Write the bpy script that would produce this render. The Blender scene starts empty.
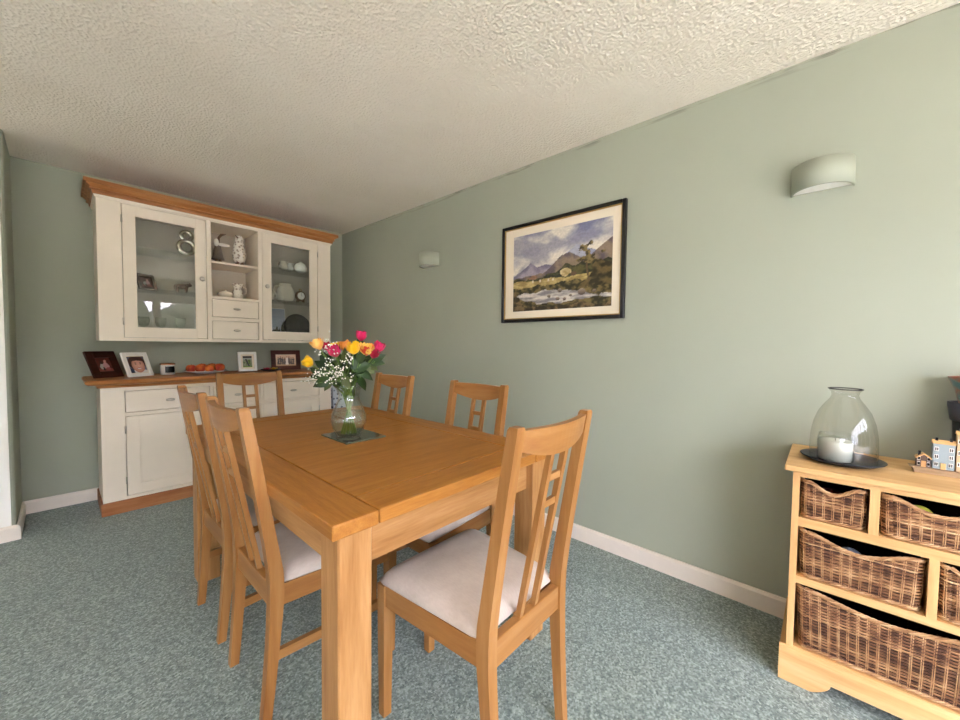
import bpy, bmesh, math, random
from mathutils import Vector, Matrix, noise

random.seed(7)
S = bpy.context.scene
COL = S.collection
PI = math.pi

# ------------------------------------------------------------------ camera
# solved from the vanishing points of the room: x runs along the dresser wall, y along the long green wall
F_PX, YAW, PITCH, ROLL, CAM_H = 380.73, .834204, -.0387491, .0113959, 1.19
_f = Vector((math.sin(YAW)*math.cos(PITCH), math.cos(YAW)*math.cos(PITCH), math.sin(PITCH)))
_r0 = Vector((math.cos(YAW), -math.sin(YAW), 0)); _u0 = _r0.cross(_f)
_r = math.cos(ROLL)*_r0 + math.sin(ROLL)*_u0
_u = -math.sin(ROLL)*_r0 + math.cos(ROLL)*_u0
cam_d = bpy.data.cameras.new('camera'); cam = bpy.data.objects.new('camera', cam_d); COL.objects.link(cam)
cam_d.sensor_width = 36; cam_d.lens = F_PX/960*36; cam_d.clip_start = .02
cam.matrix_world = Matrix(((_r.x, _u.x, -_f.x, 0), (_r.y, _u.y, -_f.y, 0), (_r.z, _u.z, -_f.z, CAM_H), (0, 0, 0, 1)))
S.camera = cam
CAMP = Vector((0, 0, CAM_H))
def ray(px, py): return _f + _r*((px-480)/F_PX) - _u*((py-360)/F_PX)
def on_y(px, py, y): d = ray(px, py); return CAMP + d*(y/d.y)
def on_x(px, py, x): d = ray(px, py); return CAMP + d*(x/d.x)
def on_z(px, py, z): d = ray(px, py); return CAMP + d*((z-CAM_H)/d.z)
def deep(px, py, t): return CAMP + ray(px, py)*t

# ------------------------------------------------------------------ world, light, exposure
SKY = 9.0
w = bpy.data.worlds.new('overcast_sky'); S.world = w; w.use_nodes = True
nt = w.node_tree; nt.nodes.clear()
out = nt.nodes.new('ShaderNodeOutputWorld'); bg = nt.nodes.new('ShaderNodeBackground')
tc = nt.nodes.new('ShaderNodeTexCoord'); nz = nt.nodes.new('ShaderNodeTexNoise'); rp = nt.nodes.new('ShaderNodeValToRGB')
nz.inputs['Scale'].default_value = 2.2; nz.inputs['Detail'].default_value = 5
rp.color_ramp.elements[0].position = .35; rp.color_ramp.elements[0].color = (.84, .88, 1.1, 1)
rp.color_ramp.elements[1].position = .65; rp.color_ramp.elements[1].color = (1.05, .98, 1.12, 1)
nt.links.new(tc.outputs['Generated'], nz.inputs['Vector']); nt.links.new(nz.outputs['Fac'], rp.inputs['Fac'])
nt.links.new(rp.outputs['Color'], bg.inputs['Color']); bg.inputs['Strength'].default_value = SKY
nt.links.new(bg.outputs[0], out.inputs['Surface'])

def portal(name, loc, rot, sx, sy):
    l = bpy.data.lights.new(name, 'AREA'); l.shape = 'RECTANGLE'; l.size = sx; l.size_y = sy
    l.cycles.is_portal = True
    o = bpy.data.objects.new(name, l); COL.objects.link(o); o.location = loc; o.rotation_euler = rot
portal('daylight_portal', (-.40, -2.36, 1.05), (PI/2, 0, PI), 4.8, 2.0)

S.view_settings.view_transform = 'Standard'; S.view_settings.look = 'None'
S.view_settings.gamma = 1.0; S.view_settings.use_curve_mapping = False
S.view_settings.exposure = 1.47
S.cycles.diffuse_bounces = 8; S.cycles.max_bounces = 16; S.cycles.transparent_max_bounces = 16
S.cycles.caustics_reflective = False; S.cycles.caustics_refractive = False
S.cycles.sample_clamp_indirect = 6

# ------------------------------------------------------------------ materials
def lin(c): return tuple((v/12.92 if v <= .04045 else ((v+.055)/1.055)**2.4) for v in (x/255 for x in c)) + (1,)
def base_mat(name, rough=.6, spec=.4):
    m = bpy.data.materials.new(name); m.use_nodes = True
    b = m.node_tree.nodes['Principled BSDF']; b.inputs['Roughness'].default_value = rough
    b.inputs['Specular IOR Level'].default_value = spec
    return m, m.node_tree, b
def coords(t, scale=(1, 1, 1), world=False):
    if world:
        g = t.nodes.new('ShaderNodeNewGeometry'); o = g.outputs['Position']
    else:
        g = t.nodes.new('ShaderNodeTexCoord'); o = g.outputs['Object']
    mp = t.nodes.new('ShaderNodeMapping'); mp.inputs['Scale'].default_value = scale
    t.links.new(o, mp.inputs['Vector']); return mp.outputs['Vector']
def tnoise(t, vec, scale, detail=4, rough=.55):
    n = t.nodes.new('ShaderNodeTexNoise'); n.inputs['Scale'].default_value = scale
    n.inputs['Detail'].default_value = detail; n.inputs['Roughness'].default_value = rough
    t.links.new(vec, n.inputs['Vector']); return n.outputs['Fac']
def ramp(t, fac, stops):
    r = t.nodes.new('ShaderNodeValToRGB'); e = r.color_ramp.elements
    while len(e) < len(stops): e.new(.5)
    for k, (p, c) in enumerate(stops): e[k].position = p; e[k].color = c
    t.links.new(fac, r.inputs['Fac']); return r.outputs['Color']
def bump(t, b, h, strength, dist):
    n = t.nodes.new('ShaderNodeBump'); n.inputs['Strength'].default_value = strength; n.inputs['Distance'].default_value = dist
    t.links.new(h, n.inputs['Height']); t.links.new(n.outputs['Normal'], b.inputs['Normal']); return n
def mixc(t, fac, a, b, mode='MIX'):
    n = t.nodes.new('ShaderNodeMix'); n.data_type = 'RGBA'; n.blend_type = mode
    for i, v in ((0, fac), (6, a), (7, b)):
        if hasattr(v, 'is_output'): t.links.new(v, n.inputs[i])
        else: n.inputs[i].default_value = v
    return n.outputs[2]
def plain(name, c, rough=.5, var=.06, scale=12, metal=0, spec=.4, bmp=0):
    m, t, b = base_mat(name, rough, spec); c = lin(c)
    f = tnoise(t, coords(t), scale, 3)
    lo = tuple(x*(1-var) for x in c[:3])+(1,); hi = tuple(min(1, x*(1+var)) for x in c[:3])+(1,)
    t.links.new(ramp(t, f, [(.3, lo), (.7, hi)]), b.inputs['Base Color'])
    b.inputs['Metallic'].default_value = metal
    if bmp: bump(t, b, tnoise(t, coords(t), 90, 3), bmp, .002)
    return m
def wood(name, dark, mid, light, axis='z', rough=.42, freq=1.0, fine=.35):
    m, t, b = base_mat(name, rough, .22)
    s = {'x': (1.3, 16, 16), 'y': (16, 1.3, 16), 'z': (16, 16, 1.3)}[axis]
    v = coords(t, tuple(q*freq for q in s))
    oi = t.nodes.new('ShaderNodeObjectInfo'); ad = t.nodes.new('ShaderNodeVectorMath'); ad.operation = 'ADD'
    mu = t.nodes.new('ShaderNodeMath'); mu.operation = 'MULTIPLY'; mu.inputs[1].default_value = 37
    t.links.new(oi.outputs['Random'], mu.inputs[0]); t.links.new(v, ad.inputs[0]); t.links.new(mu.outputs[0], ad.inputs[1])
    v = ad.outputs[0]
    f1 = tnoise(t, v, 1.4, 5, .6); f2 = tnoise(t, v, 9, 3, .6)
    c = ramp(t, f1, [(.28, lin(dark)), (.5, lin(mid)), (.74, lin(light))])
    c2 = ramp(t, f2, [(.35, (.72, .66, .6, 1)), (.6, (1, 1, 1, 1))])
    t.links.new(mixc(t, fine, c, c2, 'MULTIPLY'), b.inputs['Base Color'])
    bump(t, b, f2, .12, .001)
    return m
def oak_set(name, d, m_, l, **k): return {a: wood(name+'_'+a, d, m_, l, a, **k) for a in 'xyz'}

M = {}
def wall_paint(name, c, scuff=False):
    m, t, b = base_mat(name, .62, .3); c = lin(c)
    v = coords(t, world=True)
    f = tnoise(t, v, 1.7, 4); f2 = tnoise(t, v, 14, 3)
    col = ramp(t, f, [(.3, tuple(x*.965 for x in c[:3])+(1,)), (.7, tuple(x*1.03 for x in c[:3])+(1,))])
    if scuff:   # old darker green cutting-in strokes along the ceiling
        sx = t.nodes.new('ShaderNodeSeparateXYZ'); t.links.new(coords(t, world=True), sx.inputs[0])
        g = t.nodes.new('ShaderNodeMapRange'); g.inputs['From Min'].default_value = 2.362; g.inputs['From Max'].default_value = 2.395
        t.links.new(sx.outputs['Z'], g.inputs['Value'])
        n = tnoise(t, coords(t, (1, 2.2, 30), world=True), 1.6, 3)
        r2 = ramp(t, n, [(.56, (0, 0, 0, 1)), (.64, (1, 1, 1, 1))])
        mm = t.nodes.new('ShaderNodeMath'); mm.operation = 'MULTIPLY'; t.links.new(g.outputs[0], mm.inputs[0]); t.links.new(r2, mm.inputs[1])
        col = mixc(t, mm.outputs[0], col, tuple(x*.55 for x in c[:3])+(1,))
    t.links.new(col, b.inputs['Base Color'])
    bump(t, b, tnoise(t, v, 160, 3), .10, .002)
    return m
M['sage'] = wall_paint('sage_wall_paint', (162, 167, 149), True)
M['cream_wall'] = wall_paint('cream_wall_paint', (246, 243, 236))
def ceiling_mat():
    m, t, b = base_mat('stippled_ceiling_paint', .8, .2)
    v = coords(t, world=True)
    c = ramp(t, tnoise(t, v, 1.3, 3), [(.3, lin((236, 227, 210))), (.7, lin((243, 235, 220)))])
    t.links.new(c, b.inputs['Base Color'])
    vo = t.nodes.new('ShaderNodeTexVoronoi'); vo.inputs['Scale'].default_value = 74; t.links.new(v, vo.inputs['Vector'])
    n = tnoise(t, v, 90, 4, .6)
    mx = t.nodes.new('ShaderNodeMath'); mx.operation = 'ADD'; t.links.new(n, mx.inputs[0]); t.links.new(vo.outputs['Distance'], mx.inputs[1])
    bump(t, b, mx.outputs[0], .68, .0072)
    return m
M['ceiling'] = ceiling_mat()
def carpet_mat():
    m, t, b = base_mat('mottled_green_carpet', .95, .1)
    v = coords(t, world=True)
    f = tnoise(t, v, 84, 4, .75); f2 = tnoise(t, v, 1.6, 3)
    vo = t.nodes.new('ShaderNodeTexVoronoi'); vo.inputs['Scale'].default_value = 150; t.links.new(v, vo.inputs['Vector'])
    sp = t.nodes.new('ShaderNodeSeparateColor'); t.links.new(vo.outputs['Color'], sp.inputs[0])
    mf = t.nodes.new('ShaderNodeMix'); mf.inputs[0].default_value = .38; t.links.new(f, mf.inputs[2]); t.links.new(sp.outputs[0], mf.inputs[3]); f = mf.outputs[0]
    c = ramp(t, f, [(.24, lin((84, 99, 93))), (.5, lin((123, 138, 131))), (.76, lin((172, 186, 179)))])
    c = mixc(t, .35, c, ramp(t, f2, [(.3, (.8, .82, .8, 1)), (.7, (1, 1, 1, 1))]), 'MULTIPLY')
    t.links.new(c, b.inputs['Base Color'])
    b.inputs['Sheen Weight'].default_value = .25; b.inputs['Sheen Roughness'].default_value = .6
    bump(t, b, tnoise(t, v, 120, 3, .7), .8, .006)
    return m
M['carpet'] = carpet_mat()
M['skirting'] = plain('skirting_gloss_paint', (226, 216, 203), .35, .03)
M['cream'] = plain('cream_cabinet_paint', (231, 219, 200), .45, .025, 6)
M['cream_shaded'] = plain('cream_cabinet_shaded', (196, 188, 172), .6, .03, 6)  # cabinet cream darkened: the shade inside the cupboards is painted in
OAK = oak_set('honey_oak', (142, 96, 52), (171, 125, 76), (190, 147, 98), rough=.38)
TOAK = oak_set('worn_oak_table', (150, 96, 40), (166, 110, 48), (178, 124, 60), rough=.38, freq=1.6, fine=.5)
BEECH = oak_set('beech_chair', (133, 87, 45), (153, 107, 59), (170, 126, 78), rough=.36, freq=.8, fine=.2)
PINE = oak_set('pale_pine', (196, 150, 96), (214, 172, 116), (226, 190, 138), rough=.45, fine=.2)
DOAK = oak_set('dresser_oak', (140, 84, 42), (172, 115, 66), (190, 136, 86), rough=.42)
M['plinth'] = wood('dresser_plinth_pine', (128, 76, 42), (162, 106, 66), (180, 126, 84), 'x', .5)
M['nickel'] = plain('brushed_nickel', (200, 192, 178), .3, .03, metal=1)
M['white'] = plain('white_paint', (238, 236, 230), .4, .02)
M['black'] = plain('black_lacquer', (22, 20, 19), .3, .1)
M['brown'] = wood('dark_walnut', (34, 14, 8), (58, 26, 16), (78, 38, 24), 'x', .3)
M['mahog'] = wood('mahogany', (52, 20, 16), (78, 34, 26), (98, 46, 36), 'x', .3)
M['gold'] = plain('gilt_slip', (176, 142, 78), .4, .1, metal=.6)
M['matt'] = plain('cream_mount_card', (232, 220, 196), .8, .02)
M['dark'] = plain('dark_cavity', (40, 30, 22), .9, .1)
M['tray'] = plain('black_slate_tray', (38, 40, 44), .38, .15)
M['wax'] = plain('white_candle_wax', (238, 234, 226), .5, .02)
M['ceramic'] = plain('cream_ceramic', (226, 218, 200), .22, .03)
M['ceramic_w'] = plain('white_ceramic', (236, 234, 228), .2, .03)
M['silver'] = plain('silver_foil', (205, 198, 186), .12, .05, metal=1)
M['bronze'] = plain('brown_figurine', (120, 96, 76), .5, .2, 30)
M['grey_fig'] = plain('grey_figurine', (112, 104, 96), .6, .2, 30)
M['leaf'] = plain('rose_leaf_green', (40, 64, 26), .5, .35, 25)
M['leaf2'] = plain('olive_leaf_green', (78, 90, 42), .5, .3, 25)
M['stem'] = plain('stem_green', (92, 124, 48), .4, .2, 30)
M['gyp'] = plain('gypsophila_white', (244, 242, 232), .7, .03)
M['copper'] = plain('copper_lid', (190, 140, 104), .25, .05, metal=1)
M['fabric'] = None
def fabric_mat():
    m, t, b = base_mat('cream_seat_fabric', .9, .15)
    v = coords(t)
    f = tnoise(t, v, 9, 4); f2 = tnoise(t, coords(t, (260, 60, 60)), 1, 2)
    c = ramp(t, f, [(.3, lin((180, 166, 153))), (.7, lin((198, 186, 174)))])
    c = mixc(t, .25, c, ramp(t, f2, [(.35, (.75, .75, .75, 1)), (.65, (1, 1, 1, 1))]), 'MULTIPLY')
    t.links.new(c, b.inputs['Base Color']); b.inputs['Sheen Weight'].default_value = .2
    bump(t, b, f2, .25, .001); return m
M['fabric'] = fabric_mat()
def thin_glass(name, tint=(1, 1, 1), refl=1.0, rough=.0, ior=1.5):
    m = bpy.data.materials.new(name); m.use_nodes = True; t = m.node_tree; t.nodes.clear()
    o = t.nodes.new('ShaderNodeOutputMaterial'); mx = t.nodes.new('ShaderNodeMixShader')
    tr = t.nodes.new('ShaderNodeBsdfTransparent'); gl = t.nodes.new('ShaderNodeBsdfGlossy'); fr = t.nodes.new('ShaderNodeLayerWeight')
    tr.inputs['Color'].default_value = tint+(1,); gl.inputs['Roughness'].default_value = rough; fr.inputs['Blend'].default_value = .5
    pw = t.nodes.new('ShaderNodeMath'); pw.operation = 'POWER'; pw.inputs[1].default_value = 5; t.links.new(fr.outputs['Facing'], pw.inputs[0])
    f0 = ((ior-1)/(ior+1))**2
    mu = t.nodes.new('ShaderNodeMath'); mu.operation = 'MULTIPLY_ADD'; mu.inputs[1].default_value = (1-f0)*refl*.8; mu.inputs[2].default_value = f0*refl; mu.use_clamp = True
    t.links.new(pw.outputs[0], mu.inputs[0]); t.links.new(mu.outputs[0], mx.inputs['Fac'])
    t.links.new(tr.outputs[0], mx.inputs[1]); t.links.new(gl.outputs[0], mx.inputs[2]); t.links.new(mx.outputs[0], o.inputs['Surface'])
    return m
M['pane'] = thin_glass('cabinet_pane_glass', (.93, .95, .94), 1.0)
M['window_pane'] = thin_glass('window_pane_glass', (.97, .98, .98), .8)
M['shelf_glass'] = thin_glass('glass_shelf', (.95, .97, .96), .8)
M['cloche'] = thin_glass('smoked_cloche_glass', (.91, .91, .89), 1.2)
M['vase'] = thin_glass('clear_vase_glass', (.95, .97, .96), 2.0)
M['water'] = thin_glass('vase_water', (.90, .94, .90), .8, ior=1.33)
M['tile'] = plain('green_glass_tile', (86, 92, 76), .06, .05, spec=.9)

def print_mat():
    m, t, b = base_mat('printed_picture', .35, .3)
    a = t.nodes.new('ShaderNodeAttribute'); a.attribute_name = 'print'
    t.links.new(a.outputs['Color'], b.inputs['Base Color']); return m
M['print'] = print_mat()

# ------------------------------------------------------------------ mesh helpers
def link(o, parent=None):
    COL.objects.link(o)
    if parent is not None: o.parent = parent
    return o
def mesh_obj(name, bm, mat, parent=None, smooth=False, kind=None):
    me = bpy.data.meshes.new(name); bm.normal_update(); bm.to_mesh(me); bm.free()
    for q in (mat if isinstance(mat, (list, tuple)) else [mat]): me.materials.append(q)
    if smooth: me.polygons.foreach_set('use_smooth', [True]*len(me.polygons))
    o = bpy.data.objects.new(name, me)
    if kind: o['kind'] = kind
    return link(o, parent)
def tag(o, label, cat, group=None):
    o['label'] = label; o['category'] = cat
    if group: o['group'] = group
    return o
def thing(name, label, cat, loc=(0, 0, 0), rz=0, group=None):
    o = bpy.data.objects.new(name, None); o.empty_display_size = .05; link(o)
    o.location = loc; o.rotation_euler = (0, 0, rz); return tag(o, label, cat, group)
def struct(o): o['kind'] = 'structure'; return o
def copy_tree(o, parent=None):
    c = o.copy(); COL.objects.link(c); c.parent = parent
    for ch in list(o.children): copy_tree(ch, c)
    return c
def box(bm, x0, x1, y0, y1, z0, z1, bev=0, seg=1, mi=0):
    vs = [bm.verts.new((x, y, z)) for x in (x0, x1) for y in (y0, y1) for z in (z0, z1)]
    fs = [bm.faces.new([vs[i] for i in q]) for q in ((0, 1, 3, 2), (4, 6, 7, 5), (0, 4, 5, 1), (2, 3, 7, 6), (0, 2, 6, 4), (1, 5, 7, 3))]
    for f in fs: f.material_index = mi
    if bev:
        es = list({e for f in fs for e in f.edges})
        bmesh.ops.bevel(bm, geom=es, offset=bev, segments=seg, affect='EDGES', profile=.5)
    return bm
def B(*a, **k): return box(bmesh.new(), *a, **k)
def lathe(bm, prof, seg=32, c=(0, 0, 0), ax=None, mi=0, caps=True):
    R = Matrix.Identity(3) if ax is None else Vector((0, 0, 1)).rotation_difference(Vector(ax)).to_matrix()
    rings = []
    for r, z in prof:
        rings.append([bm.verts.new(Vector(c)+R @ Vector((r*math.cos(2*PI*k/seg), r*math.sin(2*PI*k/seg), z))) for k in range(seg)])
    for a, b in zip(rings, rings[1:]):
        for k in range(seg):
            f = bm.faces.new((a[k], a[(k+1) % seg], b[(k+1) % seg], b[k])); f.smooth = True; f.material_index = mi
    if caps:
        if prof[0][0] > 1e-5: bm.faces.new(rings[0][::-1]).material_index = mi
        if prof[-1][0] > 1e-5: bm.faces.new(rings[-1]).material_index = mi
    return bm
def tube(bm, pts, r, seg=6, closed=False, mi=0, flat=1.0):
    pts = [Vector(p) for p in pts]; n = len(pts); rings = []
    up = Vector((0, 0, 1)); prev = None
    for i, p in enumerate(pts):
        a = pts[(i-1) % n] if (closed or i > 0) else p; b = pts[(i+1) % n] if (closed or i < n-1) else p
        d = (b-a).normalized()
        if prev is None: prev = d.orthogonal().normalized() if abs(d.dot(up)) > .95 else (up-d*up.dot(d)).normalized()
        s = (prev-d*prev.dot(d)).normalized(); prev = s; q = d.cross(s)
        rr = r[i] if isinstance(r, (list, tuple)) else r
        rings.append([bm.verts.new(p+(s*math.cos(2*PI*k/seg)+q*math.sin(2*PI*k/seg)*flat)*rr) for k in range(seg)])
    rng = range(n) if closed else range(n-1)
    for i in rng:
        a, b = rings[i], rings[(i+1) % n]
        for k in range(seg):
            f = bm.faces.new((a[k], a[(k+1) % seg], b[(k+1) % seg], b[k])); f.smooth = True; f.material_index = mi
    if not closed: bm.faces.new(rings[0][::-1]).material_index = mi; bm.faces.new(rings[-1]).material_index = mi
    return bm
def loft(bm, secs, smooth=False):
    rings = [[bm.verts.new(p) for p in s] for s in secs]; n = len(secs[0])
    for a, b in zip(rings, rings[1:]):
        for k in range(n): bm.faces.new((a[k], a[(k+1) % n], b[(k+1) % n], b[k])).smooth = smooth
    bm.faces.new(rings[0][::-1]); bm.faces.new(rings[-1]); return bm
def prism(bm, outline, axis, a, b):
    """outline: 2D points; extruded along axis from a to b"""
    def P(u, v, w):
        return {'x': (w, u, v), 'y': (u, w, v), 'z': (u, v, w)}[axis]
    A = [bm.verts.new(P(u, v, a)) for u, v in outline]; C = [bm.verts.new(P(u, v, b)) for u, v in outline]
    n = len(outline)
    for k in range(n): bm.faces.new((A[k], A[(k+1) % n], C[(k+1) % n], C[k]))
    bm.faces.new(A[::-1]); bm.faces.new(C); bmesh.ops.recalc_face_normals(bm, faces=bm.faces); return bm
def blob(bm, c, r, sub=2, lump=0, seed=0, mi=0):
    res = bmesh.ops.create_icosphere(bm, subdivisions=sub, radius=1)
    for v in res['verts']:
        k = 1+lump*noise.noise(v.co*2.2+Vector((seed, seed*1.7, 3)))
        v.co = Vector((c[0]+v.co.x*r[0]*k, c[1]+v.co.y*r[1]*k, c[2]+v.co.z*r[2]*k))
        for f in v.link_faces: f.smooth = True; f.material_index = mi
    return bm
def picture_mesh(name, nx, ny, P, paint, parent):
    """flat printed sheet: P(u,v) gives the point, paint(u,v) the sRGB colour (0..1)"""
    bm = bmesh.new(); cl = bm.verts.layers.float_color.new('print')
    g = [[None]*(nx+1) for _ in range(ny+1)]
    for j in range(ny+1):
        for i in range(nx+1):
            u, v = i/nx, j/ny; q = bm.verts.new(P(u, v)); c = paint(u, v)
            q[cl] = lin(tuple(max(0, min(255, x)) for x in c)); g[j][i] = q
    for j in range(ny):
        for i in range(nx): bm.faces.new((g[j][i], g[j][i+1], g[j+1][i+1], g[j+1][i]))
    return mesh_obj(name, bm, M['print'], parent)

# ------------------------------------------------------------------ the room
XR, YB, ZC, XL, YF = 2.13, 4.02, 2.40, -3.5, -2.2     # right wall, dresser wall, ceiling, lounge wall, window wall
PX, PY = -.197, 3.555                                   # pier beside the dresser alcove
def wallbox(name, *a, mat='sage', bev=0): return struct(mesh_obj(name, B(*a, bev=bev), M[mat]))
wallbox('floor', XL-.15, XR+.15, YF-.15, YB+.15, -.1, 0, mat='carpet')
wallbox('ceiling', XL-.15, XR+.15, YF-.15, YB+.15, ZC, ZC+.1, mat='ceiling')
wallbox('wall_right', XR, XR+.15, YF-.15, YB+.15, 0, ZC)
wallbox('wall_back', PX, XR, YB, YB+.15, 0, ZC)
struct(mesh_obj('wall_alcove', prism(bmesh.new(), [(PX-.12, YB+.15), (PX, YB+.15), (PX, PY+.02), (PX-.004, PY+.008), (PX-.012, PY), (PX-.12, PY)], 'z', 0, ZC), M['sage']))
wallbox('wall_pier', XL, PX-.020, PY-.012, PY-.0005, 0, ZC, mat='cream_wall')
# lounge wall to the left
wallbox('wall_left', XL-.15, XL, YF-.15, PY, 0, ZC, mat='cream_wall')
# window wall behind the camera: glazed doors to the garden
WX0, WX1, WZ1 = -2.75, 1.97, 2.06
bm = bmesh.new()
box(bm, XL-.15, WX0, YF-.15, YF, 0, ZC); box(bm, WX1, XR, YF-.15, YF, 0, ZC); box(bm, WX0, WX1, YF-.15, YF, WZ1, ZC)
struct(mesh_obj('wall_front', bm, M['cream_wall']))
def skirt(name, outline, axis, a, b): return struct(mesh_obj(name, prism(bmesh.new(), outline, axis, a, b), M['skirting']))
BH = .088
skirt('baseboard_right', [(XR, 0), (XR-.016, 0), (XR-.016, BH-.012), (XR-.009, BH), (XR, BH)], 'y', YF, YB)
skirt('baseboard_back', [(YB, 0), (YB-.016, 0), (YB-.016, BH-.012), (YB-.009, BH), (YB, BH)], 'x', PX, XR-.016)
skirt('baseboard_alcove', [(PX, 0), (PX+.016, 0), (PX+.016, BH-.012), (PX+.009, BH), (PX, BH)], 'y', PY-.028, YB-.016)
yy = PY-.012
skirt('baseboard_pier', [(yy, 0), (yy-.016, 0), (yy-.016, BH-.012), (yy-.009, BH), (yy, BH)], 'x', XL, PX)
def glazing(name, x0, x1, n, z0, z1, place):
    """white window: frame members and panes laid out along a local x axis"""
    root = bpy.data.objects.new(name, None); link(root); root['kind'] = 'structure'
    root.matrix_world = place
    fr = .05
    mesh_obj('window_frame', box(box(box(bmesh.new(), x0, x1, -.04, .04, z1-fr, z1), x0, x0+fr, -.04, .04, z0, z1-fr), x1-fr, x1, -.04, .04, z0, z1-fr), M['white'], root)
    mesh_obj('sill', B(x0, x1, -.06, .05, z0-.03, z0+.03, bev=.004), M['white'], root)
    w_ = (x1-x0-2*fr)/n
    for k in range(n):
        a = x0+fr+k*w_+.002; b = a+w_-.004; zb, zt = z0+.032, z1-fr-.002; s = .058
        q = mesh_obj('sash', box(box(box(box(bmesh.new(), a, a+s, -.03, .03, zb, zt), b-s, b, -.03, .03, zb, zt), a+s, b-s, -.03, .03, zt-s, zt), a+s, b-s, -.03, .03, zb, zb+.09), M['white'], root)
        mesh_obj('pane', B(a+s, b-s, -.004, .004, zb+.09, zt-s), M['window_pane'], q)
    return root
glazing('window_1', WX0, WX1, 7, .03, WZ1, Matrix.Translation((0, YF-.075, 0)))
# garden outside, seen only as a reflection in the cabinet glass
M['paving'] = plain('pale_bounce_patio', (214, 206, 192), .9, .08, 3)  # unseen paving made pale to bounce daylight up onto the ceiling
M['hedge'] = plain('hedge_green', (70, 76, 58), .8, .5, 9)
struct(mesh_obj('patio_ground', B(-14, 12, -16, YF-.16, -.25, -.12), M['paving']))
struct(mesh_obj('side_ground', B(-14, XL-.16, YF-.15, 12, -.25, -.12), M['paving']))
bm = bmesh.new(); random.seed(3)
for k in range(300):
    x = random.uniform(-8, 10); blob(bm, (x, -11+random.uniform(-.5, .5), random.uniform(0, 2.5)), [random.uniform(.3, .6)]*3, 2, .5, k)
h_ = mesh_obj('garden_hedge', bm, M['hedge'], kind='stuff'); tag(h_, 'clipped green hedge across the garden beyond the glazed doors', 'hedge')

# ------------------------------------------------------------------ things whose parts are given in room coordinates
WP = {}
def wthing(name, label, cat, loc, group=None):
    o = thing(name, label, cat, loc, 0, group); WP[o.name] = Matrix.Translation(-Vector(loc)); return o
_link = link
def link(o, parent=None):
    _link(o, parent)
    if parent is not None and parent.name in WP: o.matrix_parent_inverse = WP[parent.name]
    return o

def moulding(bm, prof, x0, x1, yf, yb):
    """profile (out, z) run round the left side, front and right side of a cabinet"""
    rows = [[(x0-o, yb, z), (x0-o, yf-o, z), (x1+o, yf-o, z), (x1+o, yb, z)] for o, z in prof]
    vs = [[bm.verts.new(p) for p in r] for r in rows]
    for a, b in zip(vs, vs[1:]):
        for k in range(3): bm.faces.new((a[k], a[k+1], b[k+1], b[k]))
    for k in (0, 3): bm.faces.new([r[k] for r in vs])
    bm.faces.new(vs[0][::-1]); bm.faces.new(vs[-1]); bmesh.ops.recalc_face_normals(bm, faces=bm.faces); return bm

def knob(parent, x, y, z, mat='nickel', r=.019):
    mesh_obj('knob', lathe(bmesh.new(), [(.005, 0), (.005, .012), (r*.8, .014), (r, .02), (r*.9, .027), (r*.5, .03), (0, .031)], 16, (x, y, z), (0, -1, 0)), M[mat], parent, True)
def pull(parent, x, y, z):
    bm = bmesh.new(); lathe(bm, [(.005, 0), (.004, .014)], 10, (x, y, z), (0, -1, 0)); blob(bm, (x, y-.018, z), (.028, .010, .011), 2)
    mesh_obj('handle', bm, M['nickel'], parent, True)
def hinge(parent, x, y, z):
    bm = bmesh.new(); box(bm, x-.005, x+.005, y-.004, y, z-.022, z+.022, bev=.001); lathe(bm, [(.0045, -.026), (.0045, .026)], 8, (x, y-.005, z))
    mesh_obj('hinge', bm, M['nickel'], parent)

# ------------------------------------------------------------------ wall cabinet
UF = 3.64; UX0, UX1 = .179, 1.803
wc = wthing('wall_cabinet', 'cream painted glazed wall cabinet with oak cornice above the dresser base', 'cabinet', (.99, 3.83, 1.192))
bm = bmesh.new(); yb = YB-.001
box(bm, UX0, UX0+.02, UF+.02, yb, 1.192, 2.16); box(bm, UX1-.02, UX1, UF+.02, yb, 1.192, 2.16)
box(bm, UX0+.02, UX1-.02, UF+.02, yb, 1.192, 1.212); box(bm, UX0+.02, UX1-.02, UF+.02, yb, 2.145, 2.165)
mesh_obj('body', bm, M['cream'], wc)
mesh_obj('back_panel', B(UX0+.02, UX1-.02, yb-.012, yb, 1.212, 2.145), M['cream_shaded'], wc)
for x in (.797, 1.168): mesh_obj('divider', B(x, x+.018, UF+.02, yb-.012, 1.212, 2.145), M['cream'], wc)
bm = bmesh.new()
for a in ((UX0, .301, 1.192, 2.172), (1.678, UX1, 1.192, 2.172), (.301, 1.678, 2.145, 2.172), (.301, 1.678, 1.192, 1.215),
          (.791, .821, 1.215, 2.145), (1.160, 1.189, 1.215, 2.145), (.821, 1.160, 1.539, 1.560), (.821, 1.160, 1.364, 1.393)):
    box(bm, a[0], a[1], UF, UF+.02, a[2], a[3])
mesh_obj('face_frame', bm, M['cream'], wc)
mesh_obj('frieze_bead', moulding(bmesh.new(), [(0, 2.150), (.006, 2.152), (.009, 2.160), (.012, 2.168), (0, 2.168)], UX0, UX1, UF, yb), M['cream'], wc)
mesh_obj('cornice', moulding(bmesh.new(), [(0, 2.168), (.016, 2.169), (.020, 2.190), (.032, 2.194), (.032, 2.199), (.024, 2.203), (.030, 2.212), (.044, 2.222), (.046, 2.226), (.057, 2.228), (.057, 2.252), (0, 2.252)], UX0, UX1, UF, yb), DOAK['x'], wc)
mesh_obj('shelf', B(.817, 1.166, UF+.022, yb-.013, 1.828, 1.844), M['cream'], wc)
mesh_obj('shelf', B(.817, 1.166, UF+.022, yb-.013, 1.545, 1.561), M['cream'], wc)
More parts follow.
